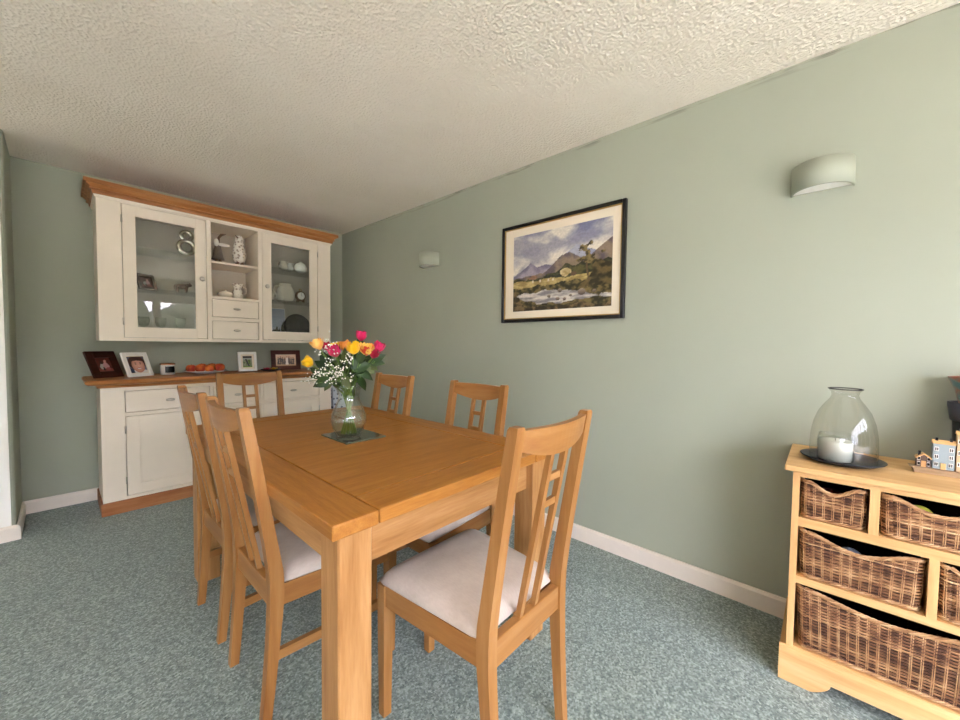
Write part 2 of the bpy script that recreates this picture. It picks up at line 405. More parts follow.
for a, b in ((.20, .796), (1.187, 1.782)):
    for z in (1.577, 1.868): mesh_obj('glass_shelf', B(a, b, UF+.05, yb-.013, z-.003, z+.003), M['shelf_glass'], wc)
for (a, b, gx0, gx1, kx, hx) in ((.3045, .7875, .370, .722, .757, .302), (1.1925, 1.6745, 1.260, 1.606, 1.226, 1.677)):
    bm = bmesh.new(); z0, z1, g0, g1 = 1.2185, 2.1415, 1.286, 2.075; y0, y1 = UF+.001, UF+.022
    box(bm, a, gx0, y0, y1, z0, z1, bev=.001); box(bm, gx1, b, y0, y1, z0, z1, bev=.001)
    box(bm, gx0, gx1, y0, y1, g1, z1); box(bm, gx0, gx1, y0, y1, z0, g0)
    d = mesh_obj('door', bm, M['cream'], wc)
    mesh_obj('pane', B(gx0, gx1, y0+.010, y0+.014, g0, g1), M['pane'], d)
    bm = bmesh.new()
    for q in ((gx0, gx0+.006, g0, g1), (gx1-.006, gx1, g0, g1), (gx0+.006, gx1-.006, g0, g0+.006), (gx0+.006, gx1-.006, g1-.006, g1)): box(bm, q[0], q[1], y0+.003, y0+.010, q[2], q[3])
    mesh_obj('glazing_bead', bm, M['cream'], d)
    knob(d, kx, y0, 1.683)
    for z in (2.04, 1.33): hinge(d, hx, UF, z)
for z0, z1 in ((1.3965, 1.5355), (1.2185, 1.3605)):
    d = mesh_obj('drawer', B(.8245, 1.1565, UF+.001, UF+.3, z0, z1, bev=.0015), M['cream'], wc)
    pull(d, .992, UF+.001, (z0+z1)/2)

# ------------------------------------------------------------------ dresser base and worktop
BF = 3.58; BX0, BX1 = .173, 1.776
bc = wthing('dresser_cabinet', 'cream painted low dresser cabinet with panelled doors, drawers and an oak plinth', 'cabinet', (.97, 3.8, 0))
yb = YB-.017
bm = bmesh.new()
box(bm, BX0, BX0+.02, BF+.02, yb, .085, .872); box(bm, BX1-.02, BX1, BF+.02, yb, .085, .872)
box(bm, BX0+.02, BX1-.02, yb-.012, yb, .085, .872); box(bm, BX0+.02, BX1-.02, BF+.02, yb-.012, .085, .105)
mesh_obj('body', bm, M['cream'], bc)
bm = bmesh.new()
for a in ((BX0, .292, .085, .872), (1.660, BX1, .085, .872), (.292, 1.660, .846, .872), (.292, 1.660, .085, .108), (.786, .805, .108, .846), (1.146, 1.170, .108, .846),
          (.292, .786, .669, .692), (1.170, 1.660, .669, .692), (.805, 1.146, .669, .692), (.805, 1.146, .477, .497), (.805, 1.146, .287, .307)):
    box(bm, a[0], a[1], BF, BF+.02, a[2], a[3])
mesh_obj('face_frame', bm, M['cream'], bc)
mesh_obj('plinth', moulding(bmesh.new(), [(.009, 0), (.009, .083), (0, .087), (-.02, .087), (-.02, 0)], BX0, BX1, BF, yb), M['plinth'], bc)
for a, b, z0, z1 in ((.294, .784, .694, .844), (.807, 1.144, .694, .844), (1.172, 1.658, .694, .844), (.807, 1.144, .499, .667), (.807, 1.144, .309, .475), (.807, 1.144, .110, .285)):
    d = mesh_obj('drawer', B(a+.002, b-.002, BF+.001, BF+.35, z0+.002, z1-.002, bev=.0015), M['cream'], bc); pull(d, (a+b)/2, BF+.001, (z0+z1)/2-.005)
for a, b, hx, kx in ((.294, .784, .293, .748), (1.172, 1.658, 1.659, 1.208)):
    a += .002; b -= .002; bm = bmesh.new(); s = .072; z0, z1 = .112, .665; y0 = BF+.001
    box(bm, a, a+s, y0, y0+.02, z0, z1, bev=.001); box(bm, b-s, b, y0, y0+.02, z0, z1, bev=.001)
    box(bm, a+s, b-s, y0, y0+.02, z1-s, z1); box(bm, a+s, b-s, y0, y0+.02, z0, z0+s)
    d = mesh_obj('door', bm, M['cream'], bc)
    mesh_obj('door_panel', B(a+s, b-s, y0+.009, y0+.018, z0+s, z1-s), M['cream'], d)
    knob(d, kx, y0, .44)
    for z in (.22, .575): hinge(d, hx, BF, z)
CT = .93
wt = mesh_obj('dresser_worktop', moulding(bmesh.new(), [(-.03, .8725), (.014, .8725), (.016, .888), (.024, .892), (.058, .899), (.070, .908), (.074, .916), (.070, .926), (.062, CT), (-.03, CT)], BX0, BX1, BF, YB-.001), DOAK['x'])
tag(wt, 'moulded oak worktop along the dresser base holding picture frames and fruit', 'worktop')

# ------------------------------------------------------------------ picture frames on the worktop
def fbm(x, y, o=4, s=0):
    return sum(noise.noise(Vector((x*2**k+s, y*2**k-s, s*.37)))/2**k for k in range(o))
def lerp(a, b, t): t = max(0, min(1, t)); return tuple(p+(q-p)*t for p, q in zip(a, b))
def ell(u, v, cx, cy, rx, ry): return ((u-cx)/rx)**2+((v-cy)/ry)**2
def paint_couple(u, v):      # two seated figures, pale clothes on dark ground
    c = lerp((70, 30, 24), (96, 44, 34), .5+fbm(u*5, v*5))
    if ell(u, v, .5, .1, .6, .14) < 1: c = (132, 72, 62)
    for cx, cy, rx, ry, k in ((.36, .36, .17, .22, (178, 176, 170)), (.62, .42, .19, .24, (190, 150, 152)), (.36, .66, .09, .11, (60, 40, 36)), (.62, .74, .09, .11, (196, 150, 140)), (.7, .2, .16, .1, (150, 84, 84)), (.42, .2, .06, .14, (30, 26, 26))):
        if ell(u+.05*fbm(u*7, v*7), v, cx, cy, rx, ry) < 1: c = k
    return c
def paint_portrait(u, v):    # smiling child with dark hair
    u = .5+(u-.5)*.86; v = .5+(v-.5)*.86
    c = lerp((120, 124, 140), (88, 94, 110), v)
    hair = ell(u, v, .5, .58, .44, .40)
    if hair < 1: c = (62, 42, 36)
    if ell(u, v, .55, .08, .5, .16) < 1: c = (224, 220, 216)
    if ell(u, v, .10, .12, .16, .2) < 1: c = (44, 54, 78)
    f = ell(u, v, .54, .46, .33, .38)
    if f < 1: c = lerp((222, 172, 148), (184, 128, 106), f*f)
    if v > .72-.5*(u-.5)**2 and hair < 1: c = (66, 45, 38)
    for ex in (.42, .67):
        if ell(u, v, ex, .535, .04, .022) < 1: c = (52, 38, 34)
        if ell(u, v, ex, .60, .06, .012) < 1: c = (110, 78, 64)
    if ell(u, v, .56, .43, .035, .055) < 1: c = (232, 184, 160)
    if ell(u, v, .55, .29, .11, .03) < 1: c = (238, 226, 220)
    elif ell(u, v, .55, .29, .14, .05) < 1: c = (184, 102, 94)
    return c
def paint_garden(u, v):
    c = lerp((190, 196, 186), (150, 160, 150), v)
    if v > .82: c = (56, 58, 54)
    if v < .7: c = lerp((92, 112, 66), (150, 156, 138), .5+fbm(u*6, v*6, 4, 3))
    if abs(u-.35-.5*(.7-v)) < .09 and v < .75: c = (62, 64, 62)
    if abs(u-.7) < .12 and .25 < v < .7: c = lerp((70, 92, 44), (120, 140, 80), .5+fbm(u*9, v*9))
    if v < .1: c = (120, 150, 70)
    return c
def paint_wedding(u, v):     # row of dark suits either side of a white dress
    c = lerp((206, 176, 146), (226, 204, 178), v+.3*fbm(u*4, v*4))
    for k in range(8):
        cx = .13+k*.105
        if k in (4,): continue
        if abs(u-cx) < .046+.012*math.sin(k*2.1+v*9) and .12 < v < .66+.05*math.sin(k*1.7): c = lerp((66, 60, 62), (104, 92, 88), .4+fbm(u*9, v*9))
        if ell(u, v, cx, .73+.05*math.sin(k*1.7), .034, .065) < 1: c = (176, 128, 106)
    if abs(u-.55) < .05+.07*max(0, .5-v) and v < .72: c = (244, 238, 232)
    if ell(u, v, .55, .80, .032, .06) < 1: c = (200, 150, 124)
    if v < .1: c = (196, 160, 128)
    return c
def paint_sky_trees(u, v):
    c = lerp((196, 206, 224), (150, 160, 178), v)
    if v < .35+.25*fbm(u*5, 1, 4, 2)+.25*abs(u-.4): c = lerp((60, 66, 58), (96, 100, 92), .5+fbm(u*9, v*9))
    return c
def photo_frame(name, label, mat, W, H, bw, mount, loc, yaw, lean, paint, n=44, depth=.016):
    t = thing(name, label, 'picture frame', loc, yaw, 'framed photographs')
    R = Matrix.Rotation(-lean, 4, 'X')
    def add(nm, bm, m, par=t, **k):
        bm.transform(R); return mesh_obj(nm, bm, m, par, **k)
    bm = bmesh.new()
    box(bm, -W/2, -W/2+bw, 0, depth, 0, H, bev=.002); box(bm, W/2-bw, W/2, 0, depth, 0, H, bev=.002)
    box(bm, -W/2+bw, W/2-bw, 0, depth, 0, bw, bev=.002); box(bm, -W/2+bw, W/2-bw, 0, depth, H-bw, H, bev=.002)
    add('frame', bm, M[mat])
    add('backing', B(-W/2+bw, W/2-bw, depth*.55, depth*.95, bw, H-bw), M['matt'] if mount else M['dark'])
    iw, ih = W/2-bw-mount, bw+mount
    p = picture_mesh('photo_print', n, int(n*(H-2*ih)/(2*iw)), lambda u, v: R @ Vector((-iw+2*iw*u, depth*.5, ih+(H-2*ih)*v)), paint, t)
    bm = bmesh.new(); k = H*.62; s = math.sin(lean); c = math.cos(lean)
    a = Vector((0, depth*c+k*s, k*c-depth*s)); b = Vector((0, a.y+H*.22, .004))
    q = Vector((.016, 0, 0)); n_ = (b-a).normalized().cross(q).normalized()*.003
    loft(bm, [[a-q-n_, a+q-n_, a+q+n_, a-q+n_], [b-q-n_, b+q-n_, b+q+n_, b-q+n_]])
    mesh_obj('stand_leg', bm, M['dark'], t)
    return t
photo_frame('photo_frame', 'dark brown wooden frame with two figures, leaning at the worktop end by the wall', 'brown', .200, .205, .050, 0, (.238, 3.780, CT), .66, .42, paint_couple)
photo_frame('photo_frame', 'white frame holding a close-up portrait of a smiling child', 'white', .186, .190, .026, .006, (.408, 3.770, CT), .62, .36, paint_portrait, 60)
photo_frame('photo_frame', 'small upright white frame with a garden picture behind the end chair', 'white', .150, .178, .022, .016, (1.142, 3.87, CT), .0, .16, paint_garden)
photo_frame('photo_frame', 'wide dark mahogany frame with a wedding group beside the bouquet', 'mahog', .262, .192, .040, 0, (1.478, 3.88, CT), -.10, .18, paint_wedding, 60)

# candle jar, fruit plate, small black dish
cj = wthing('candle_jar', 'white jar candle with black label and copper rim on the dresser worktop', 'candle', (.570, 3.87, CT))
c = (.570, 3.87, CT)
mesh_obj('jar', lathe(bmesh.new(), [(.042, 0), (.046, .004), (.047, .07), (.046, .078), (.043, .078), (.042, .065), (0, .065)], 28, c), M['ceramic_w'], cj, True)
mesh_obj('lid', lathe(bmesh.new(), [(.047, .076), (.0495, .078), (.0495, .086), (.047, .089), (.043, .089), (.043, .08)], 28, c, caps=False), M['copper'], cj, True)
bm = bmesh.new(); a0 = -PI/2-.45
pts = [(a0+k*.12) for k in range(12)]
vs = [[bm.verts.new((c[0]+.0482*math.cos(a), c[1]+.0482*math.sin(a), CT+z)) for a in pts] for z in (.016, .066)]
for k in range(11): bm.faces.new((vs[0][k], vs[0][k+1], vs[1][k+1], vs[1][k]))
mesh_obj('paper_label', bm, M['black'], cj)['label'] = 'black wraparound label'
pc = (.815, 3.83, CT)
pl = mesh_obj('fruit_plate', lathe(bmesh.new(), [(.07, 0), (.075, .004), (.12, .012), (.15, .020), (.152, .024), (.148, .025), (.118, .017), (.07, .009), (0, .009)], 40, pc), M['ceramic_w'], None, True)
tag(pl, 'shallow white plate piled with peaches on the worktop', 'plate')
def fruit_mat():
    m, t, b = base_mat('peach_skin', .5, .3)
    oi = t.nodes.new('ShaderNodeObjectInfo'); v = coords(t); f = tnoise(t, v, 14, 3)
    c1 = ramp(t, oi.outputs['Random'], [(0, lin((206, 92, 40))), (1, lin((226, 132, 58)))])
    t.links.new(mixc(t, ramp(t, f, [(.42, (0, 0, 0, 1)), (.62, (1, 1, 1, 1))]), c1, lin((162, 44, 30))), b.inputs['Base Color']); return m
M['peach'] = fruit_mat()
for k, (dx, dy, dz, lab) in enumerate(((-.105, -.02, 0, 'orange peach at the window-side left end of the white plate'), (-.052, -.055, 0, 'dark red peach second from the left on the white plate'),
        (.012, -.06, 0, 'orange red peach in the front middle of the white plate'), (-.02, .03, .004, 'peach at the back left of the white plate'), (.05, .03, .004, 'peach at the back right of the white plate'), (.088, -.035, 0, 'largest yellow red peach at the right end of the white plate'))):
    r = .036+.003*(k == 5)
    f = thing('peach', lab, 'fruit', (pc[0]+dx, pc[1]+dy, CT+.012+dz+r*.93), k*1.1, 'peaches on the plate')
    bm = bmesh.new(); blob(bm, (0, 0, 0), (r, r, r*.93), 3, .05, k)
    for v in bm.verts:
        q = math.hypot(v.co.x, v.co.y)
        if v.co.z > 0: v.co.z -= .010*math.exp(-(q/.010)**2)
    mesh_obj('flesh', bm, M['peach'], f, True)
    mesh_obj('stalk', tube(bmesh.new(), [(0, 0, r*.93-.012), (.002, 0, r*.93-.003), (.004, 0, r*.93+.002)], .002, 5), M['bronze'], f)
bd = mesh_obj('trinket_dish', lathe(bmesh.new(), [(.045, 0), (.07, .008), (.085, .020), (.081, .020), (.066, .011), (0, .006)], 32, (1.30, 3.79, CT)), M['black'], None, True)
tag(bd, 'small black dish in front of the wedding photograph', 'dish')
for dx, m, lab in ((-.03, ('crimson_sweet', (170, 44, 60)), 'crimson wrapped sweet in the small black dish'), (.025, ('yellow_sweet', (226, 178, 50)), 'yellow wrapped sweet in the small black dish')):
    bm = bmesh.new(); blob(bm, (1.30+dx, 3.78, CT+.024), (.02, .014, .011), 2, .15)
    for s in (-1, 1): prism(bm, [(1.30+dx+s*.016, CT+.022), (1.30+dx+s*.030, CT+.034), (1.30+dx+s*.030, CT+.018)], 'y', 3.772, 3.788)
    tag(mesh_obj('wrapped_sweet', bm, plain(m[0], m[1], .3)), lab, 'sweet')
# patterned bag in the gap between dresser base and long wall
def speck_mat():
    m, t, b = base_mat('blue_speckled_paper', .7)
    vo = t.nodes.new('ShaderNodeTexVoronoi'); vo.inputs['Scale'].default_value = 26; t.links.new(coords(t), vo.inputs['Vector'])
    t.links.new(ramp(t, vo.outputs['Distance'], [(.22, lin((70, 80, 110))), (.34, lin((206, 212, 222)))]), b.inputs['Base Color']); return m
sb = wthing('gift_bag', 'narrow pale blue patterned bag standing between dresser base and green wall', 'bag', (1.92, 3.70, 0))
bm = bmesh.new(); x0, x1, y0, y1 = 1.825, 2.02, 3.62, 3.78
loft(bm, [[(x0, y0, 0), (x1, y0, 0), (x1, y1, 0), (x0, y1, 0)], [(x0+.005, y0, .4), (x1-.005, y0, .4), (x1-.005, y1, .4), (x0+.005, y1, .4)], [(x0+.004, y0+.03, .80), (x1-.004, y0+.03, .80), (x1-.004, y1-.03, .80), (x0+.004, y1-.03, .80)]])
mesh_obj('bag_body', bm, speck_mat(), sb)
mesh_obj('handle', tube(bmesh.new(), [(1.87, 3.66, .79), (1.87, 3.655, .84), (1.92, 3.655, .865), (1.97, 3.655, .84), (1.97, 3.66, .79)], .004, 6), M['black'], sb)

# ------------------------------------------------------------------ ornaments in the wall cabinet
Z1, Z2, Z0 = 1.5802, 1.8712, 1.2122
bm = bmesh.new()
c0 = on_y(186.5, 244.5, 3.79); k = 0
r1, r2 = .050, .034
zc1 = Z2+r1+.0195; zc2 = zc1+r1+r2+.004
tube(bm, [(c0.x+r1*math.cos(a), 3.79, zc1+r1*math.sin(a)) for a in [2*PI*q/28 for q in range(28)]], .019, 10, True)
tube(bm, [(c0.x+r2*math.cos(a), 3.79, zc2+r2*math.sin(a)) for a in [2*PI*q/24 for q in range(24)]], .015, 10, True)
tag(mesh_obj('number_ornament', bm, M['silver'], None, True), 'silver figure eight ornament on the top glass shelf', 'ornament')
photo_frame('photo_frame', 'small dark leaning frame behind glass on the middle glass shelf', 'brown', .135, .128, .026, 0, (.462, 3.80, Z1), .55, .34, paint_couple, 24, .012)
def cow(x, y, z, s):
    bm = bmesh.new()
    blob(bm, (x, y, z+.052*s), (.045*s, .019*s, .022*s), 2, .12, 1); blob(bm, (x+.052*s, y, z+.066*s), (.016*s, .011*s, .013*s), 2)
    blob(bm, (x+.036*s, y, z+.062*s), (.018*s, .012*s, .014*s), 2)
    for dx in (-.03, .028):
        for dy in (-.010, .010): tube(bm, [(x+dx*s, y+dy*s, z+.045*s), (x+dx*s, y+dy*s, z+.0004)], [.009*s, .006*s], 8)
    for q in (-1, 1): tube(bm, [(x+.05*s, y+q*.008*s, z+.076*s), (x+.054*s, y+q*.016*s, z+.088*s)], [.004*s, .001*s], 6)
    tube(bm, [(x-.044*s, y, z+.062*s), (x-.052*s, y, z+.05*s), (x-.052*s, y, z+.025*s)], .003*s, 6)
    return bm
tag(mesh_obj('cow_figurine', cow(.66, 3.80, Z1, .95), M['bronze'], None, True), 'small brown cow figurine on the middle glass shelf', 'figurine')
WG = lathe(bmesh.new(), [(.034, 0), (.034, .002), (.01, .006), (.0035, .012), (.003, .075), (.006, .082), (.026, .10), (.036, .13), (.034, .165), (.0325, .165), (.0345, .13), (.0245, .102), (0, .085)], 24)
wgm = mesh_obj('wine_glass', WG, M['vase'], None, True)
for k, (x, y, lab) in enumerate(((.425, 3.80, 'wine glass nearest the left hinge on the cabinet floor'), (.53, 3.84, 'wine glass in the middle of the left cabinet floor'), (.645, 3.80, 'wine glass nearest the knob side of the left cabinet floor'))):
    o = wgm if k == 0 else wgm.copy()
    if k: COL.objects.link(o)
    o.location = (x, y, Z0); tag(o, lab, 'glass', 'wine glasses in the left cabinet')
def grow(t, s):
    for c_ in t.children:
        me = c_.data; o_ = t.location
        for v in me.vertices: v.co = o_+(v.co-o_)*s
# centre bay: goose doll, speckled bird, oval pot, patterned jug, hanging tag
t = wthing('goose_doll', 'slim figurine in grey skirt with white wings, left in the open bay', 'figurine', (.905, 3.80, 1.8442))
x, y, z = .905, 3.80, 1.8442
mesh_obj('skirt', lathe(bmesh.new(), [(.036, .03), (.030, .05), (.016, .12), (.010, .14), (0, .145)], 16, (x, y, z)), M['grey_fig'], t, True)
mesh_obj('foot', B(x-.016, x-.004, y-.02, y+.012, z, z+.034, bev=.003), M['bronze'], t); mesh_obj('foot', B(x+.004, x+.016, y-.02, y+.012, z, z+.034, bev=.003), M['bronze'], t)
mesh_obj('wing', blob(blob(bmesh.new(), (x+.028, y-.016, z+.125), (.035, .010, .012), 2, .2), (x-.012, y-.016, z+.135), (.014, .010, .026), 2, .2), M['gyp'], t, True)
mesh_obj('neck', tube(bmesh.new(), [(x, y, z+.13), (x+.006, y, z+.17), (x+.020, y, z+.192), (x+.045, y-.004, z+.198)], [.008, .007, .009, .002], 8), M['bronze'], t)
grow(t, 1.3)
t = wthing('bird_figurine', 'tall white speckled bird figurine, right in the open bay', 'figurine', (1.062, 3.80, 1.8442))
x, y = 1.062, 3.80
def speck2():
    m, tt, b = base_mat('white_brown_speckle', .5)
    vo = tt.nodes.new('ShaderNodeTexVoronoi'); vo.inputs['Scale'].default_value = 45; tt.links.new(coords(tt), vo.inputs['Vector'])
    tt.links.new(ramp(tt, vo.outputs['Distance'], [(.22, lin((150, 134, 118))), (.5, lin((226, 220, 208)))]), b.inputs['Base Color']); return m
M['speck'] = speck2()
mesh_obj('body', lathe(bmesh.new(), [(.012, .022), (.030, .035), (.036, .07), (.028, .12), (.020, .145), (.022, .162), (.014, .178), (0, .182)], 18, (x, y, z)), M['speck'], t, True)
mesh_obj('beak', tube(bmesh.new(), [(x-.01, y-.015, z+.163), (x-.028, y-.03, z+.172)], [.006, .001], 6), M['bronze'], t)
mesh_obj('foot', B(x-.018, x-.005, y-.02, y+.01, z, z+.026, bev=.003), M['bronze'], t); mesh_obj('foot', B(x+.005, x+.018, y-.02, y+.01, z, z+.026, bev=.003), M['bronze'], t)
grow(t, 1.5)
zz = 1.5612
tag(mesh_obj('oval_pot', blob(lathe(bmesh.new(), [(.03, 0), (.045, .006), (.056, .028), (.050, .05), (.030, .058), (.012, .06), (.010, .066), (0, .068)], 26, (.952, 3.79, zz)), (.952, 3.79, zz+.068), (.008, .008, .006), 1), M['ceramic'], None, True), 'squat cream lidded pot on the lower open shelf', 'pot')
t = wthing('patterned_jug', 'small cream jug with dark pattern beside the squat pot', 'jug', (1.050, 3.82, zz))
mesh_obj('body', lathe(bmesh.new(), [(.024, 0), (.028, .006), (.034, .03), (.024, .058), (.020, .072), (.030, .098), (.028, .098), (.018, .072), (0, .06)], 22, (1.050, 3.82, zz)), M['speck'], t, True)
mesh_obj('handle', tube(bmesh.new(), [(1.075, 3.82, zz+.085), (1.097, 3.82, zz+.075), (1.097, 3.82, zz+.045), (1.081, 3.82, zz+.032)], .004, 6), M['ceramic'], t)
grow(t, 1.4)
# right cupboard: cream jug set, lidded bowl, big pot, clock, card, dark plate
def creamer(x, y, z, s, lab, mat='ceramic'):
    t = wthing('creamer', lab, 'jug', (x, y, z))
    mesh_obj('body', lathe(bmesh.new(), [(.018*s, 0), (.028*s, .012*s), (.030*s, .03*s), (.02*s, .05*s), (.024*s, .062*s), (.022*s, .062*s), (.017*s, .05*s), (0, .04*s)], 20, (x, y, z)), M[mat], t, True)
    mesh_obj('handle', tube(bmesh.new(), [(x-.02*s, y, z+.055*s), (x-.042*s, y, z+.05*s), (x-.042*s, y, z+.028*s), (x-.027*s, y, z+.02*s)], .004*s, 6), M[mat], t)
    mesh_obj('spout', tube(bmesh.new(), [(x+.02*s, y, z+.05*s), (x+.036*s, y, z+.066*s)], [.009*s, .004*s], 6), M[mat], t)
creamer(1.415, 3.77, Z2, 1.25, 'small cream jug farther left on the top right glass shelf')
creamer(1.485, 3.81, Z2, 1.25, 'small cream jug beside the white round pot on the top shelf', 'ceramic_w')
tag(mesh_obj('sugar_pot', lathe(bmesh.new(), [(.034, 0), (.052, .016), (.057, .044), (.047, .074), (.02, .09), (.010, .095), (.008, .102), (0, .104)], 24, (1.572, 3.77, Z2)), M['ceramic_w'], None, True), 'round white lidded sugar pot on the top right glass shelf', 'pot')
t = wthing('large_jug', 'large cream bellied jug on the middle right glass shelf', 'jug', (1.47, 3.84, Z1))
x, y, z = 1.455, 3.84, Z1
mesh_obj('body', lathe(bmesh.new(), [(.045, 0), (.07, .02), (.082, .06), (.080, .10), (.062, .14), (.052, .155), (.056, .172), (.053, .172), (.048, .155), (0, .14)], 28, (x, y, z)), M['ceramic'], t, True)
mesh_obj('handle', tube(bmesh.new(), [(x-.05, y, z+.15), (x-.095, y, z+.145), (x-.105, y, z+.10), (x-.078, y, z+.06)], .007, 8), M['ceramic'], t)
tag(mesh_obj('mug', tube(lathe(bmesh.new(), [(.03, 0), (.034, .01), (.036, .075), (.034, .075), (.032, .012), (0, .01)], 22, (1.30, 3.78, Z1)), [(1.335, 3.78, Z1+.06), (1.355, 3.78, Z1+.055), (1.355, 3.78, Z1+.03), (1.335, 3.78, Z1+.022)], .004, 6), M['ceramic'], None, True), 'cream mug at the knob end of the middle right glass shelf', 'mug')
t = wthing('shelf_clock', 'little round clock ornament right of the large cream jug', 'clock', (1.555, 3.74, Z1))
x, y, z = 1.555, 3.74, Z1
mesh_obj('clock_case', lathe(bmesh.new(), [(.012, -.014), (.034, -.012), (.038, 0), (.034, .012), (.012, .014)], 26, (x, y, z+.046), (0, -1, 0)), M['bronze'], t, True)
mesh_obj('clock_face', lathe(bmesh.new(), [(.026, .0125), (.026, .0145), (0, .0147)], 24, (x, y, z+.046), (0, -1, 0)), M['ceramic_w'], t)
mesh_obj('hand', box(box(bmesh.new(), x-.001, x+.001, y-.0160, y-.0150, z+.046, z+.066), x, x+.014, y-.0160, y-.0150, z+.045, z+.047), M['black'], t)
mesh_obj('foot', B(x-.026, x-.012, y-.012, y+.012, z, z+.018, bev=.003), M['bronze'], t); mesh_obj('foot', B(x+.012, x+.026, y-.012, y+.012, z, z+.018, bev=.003), M['bronze'], t)
mesh_obj('top_ring', tube(bmesh.new(), [(x+.008*math.cos(a), y, z+.090+.008*math.sin(a)) for a in [2*PI*q/12 for q in range(12)]], .002, 6, True), M['gold'], t)
grow(t, 1.3)
t = thing('picture_card', 'pale card with sky and dark trees standing in the right cupboard', 'card', (1.385, 3.86, Z0), 0)  # thin upright panel, pale sky over dark trees on its front
R = Matrix.Rotation(-.12, 4, 'X')
bm = B(-.085, .085, 0, .004, 0, .31); bm.transform(R); mesh_obj('card', bm, M['white'], t)
picture_mesh('photo_print', 30, 34, lambda u, v: R @ Vector((-.081+.162*u, -.0006, .004+.302*v)), paint_sky_trees, t)
t = wthing('display_plate', 'dark pewter plate on a stand in the right cupboard', 'plate', (1.54, 3.80, Z0))
ax = Vector((0, -1, .22)).normalized()
mesh_obj('plate', lathe(bmesh.new(), [(0, -.004), (.06, -.004), (.118, .007), (.128, .014), (.126, .017), (.106, .010), (.062, .001), (0, .001)], 36, (1.565, 3.84, Z0+.135), ax), plain('pewter', (74, 74, 72), .3, .3, 30, metal=.7), t, True)
mesh_obj('plate_stand', tube(tube(bmesh.new(), [(1.50, 3.80, Z0+.016), (1.50, 3.80, Z0+.003), (1.50, 3.89, Z0+.003), (1.50, 3.89, Z0+.1)], .003, 6), [(1.60, 3.80, Z0+.016), (1.60, 3.80, Z0+.003), (1.60, 3.89, Z0+.003), (1.60, 3.89, Z0+.1)], .003, 6), M['black'], t)

# ------------------------------------------------------------------ dining table
TX0, TX1, TY0, TY1, TZ = .410, 1.370, .823, 2.345, .77
tb = wthing('dining_table', 'honey oak extending dining table with thick boards and square legs', 'table', (.89, 1.61, 0))
th = .038; sx0, sx1, sy = .536, 1.243, 1.642
g = .0020
for a in ((TX0, sx0-g, TY0, TY1, 'y'), (sx1+g, TX1, TY0, TY1, 'y'), (sx0+g, sx1-g, TY0+.002, .948-g, 'x'), (sx0+g, sx1-g, 2.220+g, TY1-.002, 'x')):
    mesh_obj('board', B(a[0], a[1], a[2], a[3], TZ-th, TZ, bev=.004, seg=2), TOAK[a[4]], tb)
for a, b in ((.948+g, sy-.0005), (sy+.0005, 2.220-g)):
    mesh_obj('top_panel', B(sx0+g, sx1-g, a, b, TZ-.028, TZ-.0006, bev=.0022), TOAK['x'], tb)
for x in (.432, 1.246):
    for y in (.838, 2.238): mesh_obj('leg', B(x, x+.092, y, y+.092, 0, TZ-th, bev=.004), OAK['z'], tb)
mesh_obj('apron', B(.524, 1.246, .872, .896, .617, TZ-th), OAK['x'], tb); mesh_obj('apron', B(.524, 1.246, 2.266, 2.290, .617, TZ-th), OAK['x'], tb)
mesh_obj('apron', B(.462, .486, .930, 2.238, .617, TZ-th), OAK['y'], tb); mesh_obj('apron', B(1.286, 1.310, .930, 2.238, .617, TZ-th), OAK['y'], tb)

